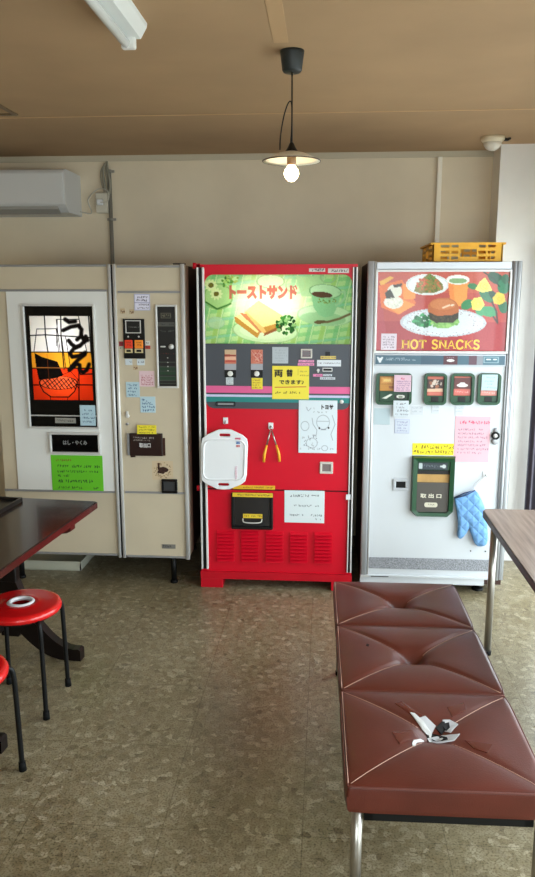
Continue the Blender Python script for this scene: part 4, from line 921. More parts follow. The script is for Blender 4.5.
# foot of the machine
q = R(366, 558.4, 489, 569.6); obj('kick_grille', B(HX0 + .047, x1, YF - .002, YF + .002, q[2], q[3]), pm('grey speckled strip', (150, 152, 158), .6, var=.6, scale=160), T)
zk = at(430, 575.5, YF).z; obj('bottom_rail', B(HX0 + .036, x1 + .012, YF - .01, YF + .002, HZ0, zk, .003), white_door, T)
obj('rail_gap', B(HX0 + .06, HX0 + .16, YF - .0115, YF - .01, zk - .012, zk - .008), black, T)
obj('kick_plate', B(HX0, at(484, 584, YF).x, YF + .004, YF + .03, .052, HZ0), white_door, T)
obj('hinge', B(HX0 + .002, HX0 + .05, YF - .018, YF - .012, HZ0 + .001, HZ0 + .012), chrome, T)
for (x, y) in ((HX0 + .07, YF + .08), (HX1 - .12, YF + .08), (HX0 + .07, YB - .15), (HX1 - .12, YB - .15)):
    bm = tube(NB(), [(x, y, .01), (x, y, .054)], .02, 12); lathe(bm, [(.034, 0), (.034, .008), (.026, .014)], (x, y, 0), 16); obj('leg', bm, blackm, T)
bm = NB(); box(bm, at(452, 590, YF).x, at(478, 590, YF).x, YF + .10, YF + .16, .012, .05); obj('compressor_tray', bm, blackm, T)
for (px, py) in ((470.6, 551), (485.4, 551.4)):
    p = at(px, py, YF); obj('screw', lathe(NB(), [(.004, 0), (.004, -.003)], (p.x, YF + .002, p.z), 10, 'Y'), black, T)
# notes on it
note((394, 375, 411.2, 391.8), (212, 178, 192), 'pale pink note over the wide green display window', [(.2, .15, .55, 2.4, (190, 50, 80))] + rowsof(5, .38, .9, .15, .95, 1.5, 31)[0:5], (120, 90, 130), Y=YF - .0195)
note((393.2, 400.6, 408.6, 416.8), (200, 208, 214), 'white note hanging from the wide green display window', [(.2, .2, .8, 2, (60, 60, 70)), (.42, .2, .7, 1.8), (.62, .15, .95, 2, (60, 60, 70)), (.85, .15, .95, 1.6)], (110, 110, 120), Y=YF - .0195)
note((394.6, 419, 409.8, 433.4), (196, 202, 212), 'faint white label with a blue outline below the hanging note', rowsof(4, .22, .82, .15, .9, 1.8, 33), (130, 130, 170), border=(176, 180, 206), Y=YF + .0006)
note((374, 408.2, 390, 424.6), (180, 196, 202), 'faded pale blue note near the silver post of the white machine', rowsof(4, .25, .8, .2, .9, 1.2, 34), (180, 196, 204), Y=YF + .0006)
note((454.4, 416.4, 489.8, 462), (222, 172, 182), 'large pale pink handwritten notice on the white machine',
     [(.13, .12, .95, 3, (214, 60, 90))] + [(.29 + i * .085, .1, .78 + .16 * ((i * 7) % 3) / 2, 2.1) for i in range(7)], (130, 100, 120), Y=YF + .0006, curl=.003)
note((412.4, 443.4, 453.6, 455.2), (246, 226, 40), 'yellow strip notice above the green takeout port', [(.3, .05, .98, 3.4), (.72, .03, .98, 3.4)], (110, 90, 20), Y=YF + .0006)
note((481.6, 374.6, 497.4, 390.4), (180, 204, 210), 'pale blue note covering the last green selection window', [(.18, .3, .75, 1.8), (.42, .2, .85, 1.6), (.6, .35, .65, 1.6), (.82, .15, .9, 1.6)], (110, 130, 140), Y=YF - .0195)
hp3 = hook(485.4, 474, 'white adhesive hook holding the oven mitt', Y=YF + .0015)
# oven mitt
def mitt():
    def AA(l): return [at(445 + x / 8.77, 460 + y / 8.77, YF - .02) for x, y in l]
    bm = NB(); yc = YF - .021
    def puff(pts, tk):
        n = 40; P = [Vector((p.x, p.z)) for p in pts]; P = [Vector((v.x, v.y)) for v in bez([(p.x, p.y, 0) for p in P + [P[0]]], 5)][:-1]
        c = sum(P, Vector((0, 0))) / len(P); rings = {}
        levels = [1, .96, .86, .7, .5, .3, .12]
        for sgn in (1, -1):
            prev = None
            for li, s in enumerate(levels):
                d = tk * math.sqrt(max(0, 1 - s ** 2.6)) * sgn
                if li == 0 and sgn == -1: ring = rings[0]
                else:
                    ring = []
                    for p in P:
                        w = c + (p - c) * s
                        ql = .0016 * abs(math.sin((w.x + w.y) * 95)) ** .4 * abs(math.sin((w.x - w.y) * 95)) ** .4 if li else 0
                        ring.append(bm.verts.new((w.x, yc - d - (ql * sgn), w.y)))
                if li == 0: rings[0] = ring
                if prev:
                    for i in range(len(P)):
                        j = (i + 1) % len(P); f = (prev[i], prev[j], ring[j], ring[i]); f = bm.faces.new(f if sgn == 1 else f[::-1]); f.smooth = True
                prev = ring
            cvv = bm.verts.new((c.x, yc - tk * sgn, c.y))
            for i in range(len(P)):
                j = (i + 1) % len(P); f = (prev[i], prev[j], cvv); f = bm.faces.new(f if sgn == 1 else f[::-1]); f.smooth = True
    puff(AA([(80, 335), (170, 300), (265, 270), (310, 330), (345, 410), (365, 520), (375, 640), (365, 735), (310, 758), (262, 735), (225, 640), (190, 560), (110, 470)]), .017)
    puff(AA([(82, 345), (200, 360), (250, 470), (215, 590), (165, 670), (130, 690), (108, 660), (112, 560), (100, 450)]), .015)
    bmesh.ops.recalc_face_normals(bm, faces=bm.faces[:])
    return bm
mt = at(485, 490, YF); T = thing('oven_mitt', 'quilted blue oven mitt hung on the white machine', 'oven mitt', (mt.x, YF - .02, at(480, 547, YF).z))
mm = pm('blue quilted cotton', (112, 160, 210), .85, var=.12, scale=30); nt = mm.node_tree
tc = nt.nodes.new('ShaderNodeTexCoord'); mp = nt.nodes.new('ShaderNodeMapping'); mp.inputs['Rotation'].default_value = (0, PI / 4, 0); br = nt.nodes.new('ShaderNodeTexWave')
mp2 = nt.nodes.new('ShaderNodeMapping'); mp2.inputs['Rotation'].default_value = (0, -PI / 4, 0); br2 = nt.nodes.new('ShaderNodeTexWave')
for w_, m_ in ((br, mp), (br2, mp2)):
    w_.wave_profile = 'SIN'; w_.bands_direction = 'X'; w_.inputs['Scale'].default_value = 7.0; nt.links.new(tc.outputs['Object'], m_.inputs[0]); nt.links.new(m_.outputs[0], w_.inputs['Vector'])
mn = nt.nodes.new('ShaderNodeMath'); mn.operation = 'MINIMUM'; nt.links.new(br.outputs['Fac'], mn.inputs[0]); nt.links.new(br2.outputs['Fac'], mn.inputs[1])
pw = nt.nodes.new('ShaderNodeMath'); pw.operation = 'POWER'; pw.inputs[1].default_value = .35; nt.links.new(mn.outputs[0], pw.inputs[0])
bp = nt.nodes.new('ShaderNodeBump'); bp.inputs['Strength'].default_value = .5; bp.inputs['Distance'].default_value = .010; nt.links.new(pw.outputs[0], bp.inputs['Height']); nt.links.new(bp.outputs[0], nt.nodes['Principled BSDF'].inputs['Normal'])
obj('mitt', mitt(), mm, T)
A, Bq = at(445 + 80 / 8.77, 460 + 333 / 8.77, YF - .021), at(445 + 266 / 8.77, 460 + 268 / 8.77, YF - .021)
cuffm = pm('dark blue binding', (52, 66, 100), .8)
bm = NB(); tube(bm, [(A.x, YF - .021, A.z), ((A.x + Bq.x) / 2, YF - .033, (A.z + Bq.z) / 2 - .004), (Bq.x, YF - .021, Bq.z)], .0035, 8); tube(bm, [(A.x, YF - .021, A.z), ((A.x + Bq.x) / 2, YF - .010, (A.z + Bq.z) / 2 + .004), (Bq.x, YF - .021, Bq.z)], .0035, 8); obj('cuff_binding', bm, cuffm, T)
bm = NB(); tube(bm, bez([(Bq.x, YF - .021, Bq.z), (Bq.x - .006, YF - .023, Bq.z + .035), (hp3.x, YF - .0235, hp3.z - .006), (Bq.x + .004, YF - .021, Bq.z + .03), (Bq.x, YF - .019, Bq.z)], 6), .0024, 6); obj('hanging_loop', bm, pm('white tape loop', (210, 210, 214), .7), T)

# ================================================================== YELLOW CRATE
cz = HZ1
cx0, cx1 = at(433, 252, YF + .06).x, at(503, 252, YF + .06).x; ct = at(468, 242.5, YF + .06).z; cy0 = YF + .06; cy1 = cy0 + .46
bm = NB()
def lattice(horizontal, fixed, a0, a1, solid=None):
    """one crate side: rails and ribs with an open hand hole in the middle"""
    def bx(a, b_, z0, z1):
        if horizontal: box(bm, a, b_, fixed, fixed + .006, z0, z1)
        else: box(bm, fixed, fixed + .006, a, b_, z0, z1)
    L = a1 - a0; Hh = ct - cz
    def cell(f0, f1, g0, g1): bx(a0 + L * f0, a0 + L * f1, cz + Hh * g0, cz + Hh * g1)
    for f0, f1 in ((0, .11), (.235, .265), (.365, .395), (.625, .655), (.755, .785), (.89, 1)): cell(f0, f1, 0, 1)
    for f0, f1 in ((.11, .235), (.265, .365), (.655, .755), (.785, .89)):
        for g0, g1 in ((0, .15), (.29, .44), (.58, .74), (.88, 1)): cell(f0, f1, g0, g1)
    cell(.395, .625, 0, .28); cell(.395, .625, .66, 1)
lattice(True, cy0, cx0, cx1); lattice(True, cy1 - .008, cx0, cx1); lattice(False, cx0, cy0, cy1); lattice(False, cx1 - .008, cy0, cy1)
box(bm, cx0, cx1, cy0, cy1, cz, cz + .005)
box(bm, cx0 - .004, cx1 + .012, cy0 - .006, cy0, ct - .008, ct); box(bm, cx1, cx1 + .014, cy0, cy1, ct - .01, ct); box(bm, cx0 - .014, cx0, cy0, cy1, ct - .01, ct)
tag(obj('plastic_crate', bm, pm('yellow crate plastic', (240, 178, 36), .5, var=.05)), 'yellow lattice plastic crate on top of the white machine', 'crate')

# ================================================================== CEILING AND WALL FITTINGS
# pendant lamp
pc = atz(291.2, 50, ZC); px_, py_ = pc.x + .003, pc.y + .01
T = thing('pendant_lamp', 'black-corded pendant lamp with small white enamel shade, lit', 'lamp', (px_, py_, ZC))
zcb = at(291.5, 72.5, py_).z
obj('canopy', lathe(NB(), [(.043, ZC), (.042, ZC - .01), (.035, zcb + .006), (.030, zcb)], (px_, py_, 0), 28), pm('black canopy', (30, 36, 36), .5), T, True)
zs1 = at(291, 151, py_).z; zrim = at(291, 160, py_).z; zn = at(291, 143.5, py_).z
bm = tube(NB(), [(px_, py_, zcb + .002), (px_ + .001, py_, zn)], .0028, 8)
zl = at(289, 102, py_).z; d = lambda x, y: at(x, y, py_)
lp_ = [d(290.6, 140), d(284.5, 152), d(280, 150), d(280.6, 136), d(284, 116), d(288.5, 103), d(291.6, 104), d(291.8, 125), d(290.8, 143)]
tube(bm, bez([Vector((v.x, py_ - .003, v.z)) for v in lp_[2:]], 5), .0024, 8)
obj('cord', bm, black, T, True)
rs = 26.5 * (py_ * 1.03) / F
obj('neck', lathe(NB(), [(.003, zn + .006), (.008, zn), (.014, (zn + zs1) / 2), (.024, zs1 - .002), (.024, zs1 - .014)], (px_, py_, 0), 20), black, T, True)
hh = zs1 - zrim
prof = [(.022, zs1 - .002), (.05, zs1 - hh * .30), (rs * .8, zs1 - hh * .78), (rs, zrim - .002), (rs, zrim - .006), (rs * .8, zs1 - hh * .78 - .005), (.05, zs1 - hh * .3 - .006), (.02, zs1 - .010)]
obj('shade', lathe(NB(), prof, (px_, py_, 0), 48), pm('white enamel shade', (228, 222, 206), .35), T, True)
bm = tube(NB(), [Vector((px_ + (rs + .0005) * math.cos(t), py_ + (rs + .0005) * math.sin(t), zrim - .004)) for t in [2 * PI * i / 40 for i in range(40)]], .0022, 6, closed=True); obj('rim_edge', bm, pm('dark rim', (70, 50, 40), .5), T)
zb = at(291.5, 174, py_).z
obj('socket', lathe(NB(), [(.017, zs1 - .008), (.017, zb + .034), (.012, zb + .028)], (px_, py_, 0), 20), pm('brown bakelite socket', (120, 92, 60), .4), T, True)
obj('bulb', lathe(NB(), [(.001, zb - .027), (.012, zb - .024), (.022, zb - .014), (.0275, zb), (.024, zb + .014), (.015, zb + .026), (.012, zb + .032)], (px_, py_, 0), 24), lamp_mat('warm bulb', (255, 226, 176), 26), T, True)
# fluorescent batten (unlit)
e0, e1 = atz(131.5, 46, ZC), atz(147, 26, ZC)
te = atz(126.5, 44, ZC - .062); fy1 = te.y + .012; fx0 = te.x - .026; fx1 = fx0 + .092
T = thing('ceiling_light', 'unlit white fluorescent batten on the brown ceiling', 'ceiling light', ((fx0 + fx1) / 2, 2.2, ZC))
fy0 = fy1 - 1.25
bm = prism(NB(), [(fx0 + .024, ZC), (fx1, ZC), (fx1 - .002, ZC - .012), (fx1 - .022, ZC - .045), (fx0 + .03, ZC - .045)], fy0, fy1, 'Y'); obj('housing', bm, pm('white batten steel', (222, 226, 224), .4), T)
tx, tz = fx0 + .026, ZC - .062
obj('tube', tube(NB(), [(tx, fy0 + .03, tz), (tx, fy1 - .012, tz)], .0145, 14), pm('unlit tube glass', (232, 236, 234), .2), T)
for y in (fy1 - .012, fy0 + .03):
    bm = B(tx - .016, tx + .03, y - .012, y + .014, tz - .016, ZC - .03, .006); obj('lamp_holder', bm, pm('white holder', (226, 226, 222), .4), T)
# dome detector
p = atz(490, 139, ZC); p.y = 4.52; p.x = at(492.5, 143, 4.52).x
T = thing('smoke_detector', 'cream dome detector on the ceiling beside the pillar', 'detector', (p.x, p.y, ZC))
obj('base', lathe(NB(), [(.064, ZC), (.064, ZC - .016), (.056, ZC - .026), (.05, ZC - .03)], (p.x, p.y, 0), 28), pm('cream plastic', (214, 200, 170), .4), T, True)
obj('dome', lathe(NB(), [(.05, ZC - .028), (.046, ZC - .045), (.034, ZC - .062), (.016, ZC - .072), (.001, ZC - .074)], (p.x, p.y, 0), 28), pm('milky dome', (214, 206, 190), .3), T, True)
bm = tube(NB(), [(p.x + .062, p.y + .01, ZC - .012), (p.x + .085, p.y + .02, ZC - .012), (p.x + .1, p.y + .03, ZC - .004)], .008, 8); obj('cable_gland', bm, black, T)
# air conditioner
AY = YB - .31
ax1 = at(82.5, 195, YB - .01).x; af = at(64.5, 185, AY).x
az1, az0 = at(40, 168.5, AY).z, at(70, 216, YB - .06).z
azm = at(40, 204, AY).z
T = thing('air_conditioner', 'white wall air conditioner above the beige machine', 'air conditioner', (-1.95, YB, az0))
ax1 = af + .0; axl = ax1 - .8
prof = [(YB, az1), (AY + .03, az1), (AY + .008, az1 - .006), (AY, az1 - .02), (AY, azm), (AY + .02, azm - .018), (AY + .06, azm - .045), (AY + .11, az0 + .004), (YB, az0)]
acm = pm('white conditioner plastic', (206, 206, 204), .4)
obj('housing', prism(NB(), prof, axl, ax1, 'X'), acm, T)
obj('front_panel', B(axl + .01, ax1 - .012, AY - .008, AY + .002, azm + .004, az1 - .024, .004), acm, T)
n = prism(NB(), [(AY + .008, azm - .012), (AY + .016, azm - .02), (AY + .066, azm - .052), (AY + .058, azm - .054), (AY + .012, azm - .028)], axl + .04, ax1 - .05, 'X'); obj('air_flap', n, pm('grey flap plastic', (150, 148, 142), .5), T)
# outlet with plug, conduit and cable bundle
ob = R(97.5, 193.5, 109.2, 213.5, YB); T = thing('socket_box', 'white wall socket box beside the grey conduit', 'socket', ((ob[0] + ob[1]) / 2, YB, ob[2]))
obj('box', B(ob[0], ob[1], YB - .04, YB, ob[2], ob[3], .004), pm('cream socket plastic', (206, 200, 184), .4), T)
pz = (ob[2] + ob[3]) / 2; obj('plug', B(ob[0] + .015, ob[0] + .05, YB - .07, YB - .04, pz - .015, pz + .02, .006), plastic_w, T)
d0 = Vector((ob[0] + .03, YB - .065, pz)); s0 = Vector((ax1 - .004, YB - .03, az0 + .03))
bm = tube(NB(), bez([d0, Vector((d0.x + .06, YB - .075, pz + .01)), Vector((d0.x + .055, YB - .06, pz + .07)), Vector((d0.x - .01, YB - .05, pz + .08)), Vector((ob[0] - .05, YB - .03, ob[3] - .04)), Vector((ax1 + .07, YB - .025, az0 + .02)), s0], 7), .004, 8)
tag(obj('power_cord', bm, pm('white cord', (196, 190, 176), .5), None, True), 'white power cord from the air conditioner to the wall socket box', 'cord')
cxp = at(109.6, 220, YB).x + .014; zc0 = .072; ztp = at(110, 170, YB).z
T = thing('conduit', 'grey conduit pipe down the wall beside the socket box', 'conduit', (cxp, YB, zc0))
gm = pm('grey conduit', (128, 124, 114), .45)
obj('pipe', tube(NB(), [(cxp, YB - .016, zc0), (cxp, YB - .016, ztp)], .0125, 12), gm, T, True)
for y in (171.5, 219.5):
    z = at(110, y, YB).z; bm = B(cxp - .028, cxp + .03, YB - .006, YB, z - .008, z + .008, .002); tube(bm, [(cxp, YB - .016, z - .008), (cxp, YB - .016, z + .008)], .0155, 12); obj('pipe_clip', bm, pm('zinc clip', (150, 146, 136), .4, .5), T)
bm = NB(); zt0 = ZC - .036
for k, (dx, dy) in enumerate(((-.010, -.012), (-.026, -.02), (.004, -.024), (-.040, -.012))):
    tube(bm, bez([(cxp - .012, YB - .018, zt0), (cxp - .008 + dx * 1.1, YB + dy - .004, zt0 - .06), (cxp + dx * 1.2, YB + dy - .004, zt0 - .14), (cxp + dx * .6 - .004, YB + dy - .004, zt0 - .2), (cxp + dx - .006, YB + dy - .004, ob[3] + .004)], 5), .006, 8)
tag(obj('cable_bundle', bm, pm('grey green cable sheath', (150, 146, 130), .6), None, True), 'grey cable bundle dropping from the ceiling to the socket box', 'cable')
# grey curtain at the end of the glazed doors
bm = NB(); gx, gy = at(524.6, 455, 4.62).x + .05, 4.62; pts = []
N = 26
for i in range(N + 1):
    t = i / N; pts.append((gx - .03 + .13 * t, gy + .018 * math.sin(t * 2 * PI * 3.5)))
full = pts + [(x, y + .004) for x, y in pts[::-1]]
bm = prism(NB(), full, .10, 1.96, 'Z')
tag(obj('curtain', bm, pm('dark grey curtain cloth', (92, 88, 98), .9, var=.15, scale=20), None), 'dark grey curtain gathered by the pillar beyond the dark topped table', 'curtain')

# ================================================================== WHITE TRAY UNDER THE NOODLE MACHINE
t0, t1 = atz(81, 571, 0), atz(92, 557, 0); bm = NB(); tx0, tx1, ty0, ty1, th = -1.9, t0.x, t0.y, t0.y + .3, .062
box(bm, tx0, tx1, ty0, ty1, 0, .006)
for a in ((tx0, tx1, ty0, ty0 + .008), (tx0, tx1, ty1 - .008, ty1), (tx0, tx0 + .008, ty0, ty1), (tx1 - .008, tx1, ty0, ty1)): box(bm, *a, 0.003, th)
box(bm, tx0 - .006, tx1 + .006, ty0 - .006, ty0 + .004, th - .012, th); box(bm, tx1 - .004, tx1 + .006, ty0, ty1, th - .012, th)
tag(obj('drip_tray', bm, pm('cream tray plastic', (196, 196, 178), .5)), 'shallow cream tray on the floor under the beige machine', 'tray')

# ================================================================== BENCH
BX0, BX1 = .066, .598; ZS = .432; ZU = .342
YC = [1.795, 2.288, 2.78, 3.235]
T = thing('bench', 'long brown vinyl bench of three buttoned cushions, nearest one torn', 'bench', ((BX0 + BX1) / 2, 2.49, 0))
def leather():
    m = pm('brown vinyl', (84, 35, 24), .36, var=.16, scale=7, bump=.12, bscale=240, spec=.38); return m
lm = leather()
seam = pm('pale worn piping', (176, 138, 120), .5); seamd = pm('brown piping', (92, 44, 34), .45)
def cush_z(u, v, torn=False):
    """u,v in -1..1: height of the upholstery above the edge line"""
    e = (1 - abs(u) ** 4) * (1 - abs(v) ** 4); z = .016 * e ** .5
    r = math.hypot(u, v)
    dep = .030 * math.exp(-(r / .17) ** 2) + .012 * math.exp(-(r / .42) ** 2)
    if torn: dep *= .45
    z -= dep
    for s in (1, -1):
        dd = abs(u - s * v) / 1.414; fall = max(0, 1 - (r / 1.38)) ** .5
        z -= .0085 * math.exp(-(dd / .035) ** 2) * fall * (.45 if torn else 1)
        z -= .004 * math.exp(-(dd / .13) ** 2) * fall * (.6 if torn else 1)
    return z
def cushion(i):
    y0, y1 = YC[i] + .004, YC[i + 1] - .002; n = 64; bm = NB(); vs = []
    def rim(u, v):      # rounded plan corners
        return u, v
    for j in range(n + 1):
        row = []
        for k in range(n + 1):
            u = -1 + 2 * k / n; v = -1 + 2 * j / n
            u = math.copysign(abs(u) ** .85, u); v = math.copysign(abs(v) ** .85, v)
            sx = 1 - .010 * abs(v) ** 6 - .03 * max(0, abs(u) + abs(v) - 1.8) * 2; 
            x = (BX0 + BX1) / 2 + (BX1 - BX0) / 2 * u * sx; y = (y0 + y1) / 2 + (y1 - y0) / 2 * v * (1 - .03 * max(0, abs(u) + abs(v) - 1.8) * 2)
            row.append(bm.verts.new((x, y, ZS - .014 + cush_z(u, v, i == 0))))
        vs.append(row)
    for j in range(n):
        for k in range(n):
            f = bm.faces.new((vs[j][k], vs[j][k + 1], vs[j + 1][k + 1], vs[j + 1][k])); f.smooth = True
    per = [vs[0][k] for k in range(n + 1)] + [vs[j][n] for j in range(1, n + 1)] + [vs[n][k] for k in range(n - 1, -1, -1)] + [vs[j][0] for j in range(n - 1, 0, -1)]
    prev = per; m = len(per); cx_, cy_ = (BX0 + BX1) / 2, (y0 + y1) / 2
    for (g, z) in ((1.004, ZS - .024), (1.012, ZS - .045), (1.006, ZU + .01), (.99, ZU)):
        ring = [bm.verts.new((cx_ + (v.co.x - cx_) * g, cy_ + (v.co.y - cy_) * (1 + (g - 1) * .4 if True else g), z)) for v in per]
        for q in range(m):
            f = bm.faces.new((prev[q], ring[q], ring[(q + 1) % m], prev[(q + 1) % m])); f.smooth = z > ZU + .02
        prev = ring
    bm.faces.new(prev[::-1])
    bmesh.ops.recalc_face_normals(bm, faces=bm.faces[:])
    edge = [v.co.copy() for v in per]
    c = obj('seat_cushion', bm, lm, T)
    b2 = NB(); tube(b2, [p + Vector((0, 0, -.001)) for p in edge[::2]], .0030, 6, closed=True); obj('piping', b2, seamd, c, True)
    b3 = NB()
    # pale stitched edge on the outer side and the diagonal seams
    L = [Vector((BX0 + .006, y0 + .012 + (y1 - y0 - .024) * t / 20, ZS - .0105)) for t in range(21)]
    tube(b3, L, .0016, 5)
    def surf(u, v): return Vector(((BX0 + BX1) / 2 + (BX1 - BX0) / 2 * u, (y0 + y1) / 2 + (y1 - y0) / 2 * v, ZS - .0136 + cush_z(u, v, i == 0)))
    ends = ((-.95, -.95), (.95, -.95), (-.95, .95), (.95, .95))
    for (a, b_) in ends: 
        tube(b3, [surf(a * t, b_ * t) for t in [.16 + .84 * q / 16 for q in range(17)]], .0011, 5)
    obj('stitching', b3, seam, c, True)
    if i:
        p = surf(0, 0); b4 = lathe(NB(), [(.016, -.002), (.015, .004), (.009, .008), (.001, .009)], (p.x, p.y, p.z), 20); obj('button', b4, lm, c, True)
    return c, surf
cs = [cushion(i) for i in range(3)]
# torn middle of the nearest cushion
c0, surf = cs[0]
def patch(pts, dz, mat, name, label=None):
    """flat scrap lying on the upholstery: fan of small triangles that follows it"""
    bm = NB(); P = [Vector(p) for p in pts]; c = sum(P, Vector((0, 0))) / len(P); rows = []
    for s in (1, .66, .33): rows.append([bm.verts.new(surf(*(c + (p - c) * s)) + Vector((0, 0, dz))) for p in P])
    m_ = bm.verts.new(surf(*c) + Vector((0, 0, dz))); k = len(P)
    for a, b_ in zip(rows[:-1], rows[1:]):
        for q in range(k): bm.faces.new((a[q], a[(q + 1) % k], b_[(q + 1) % k], b_[q]))
    for q in range(k): bm.faces.new((rows[-1][q], rows[-1][(q + 1) % k], m_))
    low = [bm.verts.new(v.co - Vector((0, 0, dz + .002))) for v in rows[0]]
    for q in range(k): bm.faces.new((rows[0][q], low[q], low[(q + 1) % k], rows[0][(q + 1) % k]))
    bmesh.ops.recalc_face_normals(bm, faces=bm.faces[:])
    o = obj(name, bm, mat, c0); 
    if label: o['label'] = label
    return o
def pxuv(x, y):
    p = atz(x, y, ZS - .012); return ((p.x - (BX0 + BX1) / 2) / ((BX1 - BX0) / 2), (p.y - (YC[0] + YC[1]) / 2) / ((YC[1] - YC[0]) / 2))
def zz(l): return [pxuv(335 + x / 2.675, 680 + y / 2.675) for x, y in l]
wt = pm('white torn backing', (196, 196, 194), .6); sv = pm('silver grey tape', (178, 178, 180), .5); bt_ = pm('brown parcel tape', (84, 36, 26), .25); hole = pm('black foam hole', (14, 13, 14), .9)
for l in ([(160, 72), (178, 66), (232, 104), (222, 116)], [(345, 172), (418, 186), (404, 208), (368, 194)], [(150, 150), (205, 140), (225, 160), (170, 182)], [(300, 84), (345, 70), (350, 92), (312, 108)]):
    patch(zz(l), .0014, bt_, 'brown_tape', 'brown tape scrap')
for l in ([(222, 112), (240, 106), (268, 128), (256, 142), (236, 134)], [(286, 116), (306, 116), (328, 128), (308, 146), (292, 138)], [(246, 152), (284, 146), (332, 154), (318, 168), (270, 170), (250, 164)]):
    patch(zz(l), .0022, sv, 'silver_tape', 'torn silver tape')
for l in ([(268, 132), (284, 121), (292, 121), (297, 134), (284, 143)], [(242, 139), (262, 142), (298, 156), (300, 162), (270, 158), (246, 148)], [(284, 126), (304, 122), (306, 134), (296, 140)]):
    patch(zz(l), .0032, hole, 'tear')
for l in ([(200, 98), (212, 100), (236, 120), (258, 142), (254, 150), (232, 134), (214, 114)], [(204, 178), (208, 171), (226, 163), (236, 165), (216, 173), (211, 183), (205, 183)], [(266, 150), (276, 146), (288, 156), (278, 160)]):
    patch(zz(l), .0036, wt, 'torn_backing')
c0, surf = cs[1]
def pxuv(x, y):
    p = atz(x, y, ZS - .005); return ((p.x - (BX0 + BX1) / 2) / ((BX1 - BX0) / 2), (p.y - (YC[1] + YC[2]) / 2) / ((YC[2] - YC[1]) / 2))
patch([pxuv(368, 645), pxuv(370.5, 645.6), pxuv(370, 647.4), pxuv(367.6, 646.8)], .001, hole, 'burn_hole')
bm = NB(); x0, x1_ = BX0 + .050, BX1 - .036
box(bm, x0, x1_, YC[0] + .02, YC[0] + .045, ZU - .034, ZU, .002); box(bm, x0, x1_, YC[3] - .045, YC[3] - .02, ZU - .034, ZU, .002); box(bm, x0, x0 + .025, YC[0] + .02, YC[3] - .02, ZU - .034, ZU, .002); box(bm, x1_ - .025, x1_, YC[0] + .02, YC[3] - .02, ZU - .034, ZU, .002)
obj('frame', bm, blackm, T)
for x in (BX0 + .032, BX1 - .014):
    for y in (YC[0] + .032, YC[3] - .06):
        lg = obj('leg', tube(NB(), [(x, y, .012), (x, y, ZU)], .0155, 14), steel, T); obj('foot_cap', tube(NB(), [(x, y, 0), (x, y, .018)], .018, 14), rubber, lg)

T.rotation_euler.z = math.radians(0.75); T.location.x -= .004

# ================================================================== TABLE ON THE WINDOW SIDE
tz = .70; rt0 = (.738, 3.47)
wood = pm('brown wood grain laminate', (124, 104, 92), .3); nt = wood.node_tree
tc = nt.nodes.new('ShaderNodeTexCoord'); mp = nt.nodes.new('ShaderNodeMapping'); mp.inputs['Scale'].default_value = (40, 2.2, 2); mp.inputs['Rotation'].default_value = (0, 0, .5)
nz = nt.nodes.new('ShaderNodeTexNoise'); nz.inputs['Scale'].default_value = 1.5; nz.inputs['Detail'].default_value = 6
rp = nt.nodes.new('ShaderNodeValToRGB'); rp.color_ramp.elements[0].color = S(104, 84, 72); rp.color_ramp.elements[1].color = S(150, 130, 116); rp.color_ramp.elements[0].position = .3; rp.color_ramp.elements[1].position = .7
nt.links.new(tc.outputs['Object'], mp.inputs[0]); nt.links.new(mp.outputs[0], nz.inputs['Vector']); nt.links.new(nz.outputs['Fac'], rp.inputs[0]); nt.links.new(rp.outputs[0], nt.nodes['Principled BSDF'].inputs['Base Color'])
T = thing('steel_leg_table', 'wood-grain table with black edge and steel legs by the white machine', 'table', (1.05, 2.87, 0), math.radians(0))
tx0, tx1, ty0, ty1 = .738, 1.36, 2.27, 3.48
obj('tabletop', prism(NB(), rrect(tx0 + .003, tx1, ty0, ty1 - .003, .03, 5), tz - .004, tz, 'Z'), wood, T)
obj('edge_band', prism(NB(), rrect(tx0, tx1 + .003, ty0 - .003, ty1, .032, 5), tz - .032, tz - .004, 'Z'), pm('black vinyl edge', (36, 36, 40), .4), T)
bm = NB(); box(bm, tx0 + .04, tx1 - .04, ty0 + .05, ty0 + .07, tz - .07, tz - .032); box(bm, tx0 + .04, tx1 - .04, ty1 - .07, ty1 - .05, tz - .07, tz - .032); obj('apron', bm, steel, T)
for x in (tx0 + .05, tx1 - .05):
    for y in (ty0 + .06, ty1 - .06):
        lg = obj('leg', tube(NB(), [(x, y, .012), (x, y, tz - .032)], .0165, 14), steel, T); obj('foot_cap', tube(NB(), [(x, y, 0), (x, y, .02)], .019, 14), rubber, lg)

# ================================================================== DARK PEDESTAL TABLE
rz = math.radians(-5.2)
hw, hl = .36, .60
crn = Vector((-1.078, 3.46, 0)); dx, dy = Vector((math.cos(rz), math.sin(rz), 0)), Vector((-math.sin(rz), math.cos(rz), 0))
cen = crn - dx * hw - dy * hl
T = thing('pedestal_table', 'dark mahogany table with curved pedestal feet beside the red stools', 'table', (cen.x, cen.y, 0), rz)
mah = pm('dark mahogany', (64, 24, 20), .22, var=.25, scale=9, coat=.3); dkw = pm('black brown wood', (20, 13, 12), .35, var=.2, scale=12, spec=.3)
top = pm('dark tabletop', (46, 30, 24), .2, var=.2, scale=6, coat=.25)
def L(bm): return bm
o = obj('tabletop', prism(NB(), rrect(-hw + .006, hw - .006, -hl + .006, hl - .006, .012, 3), .699, .703, 'Z'), top, T, local=True)
obj('edge_band', prism(NB(), rrect(-hw, hw, -hl, hl, .014, 3), .672, .699, 'Z'), mah, T, local=True)
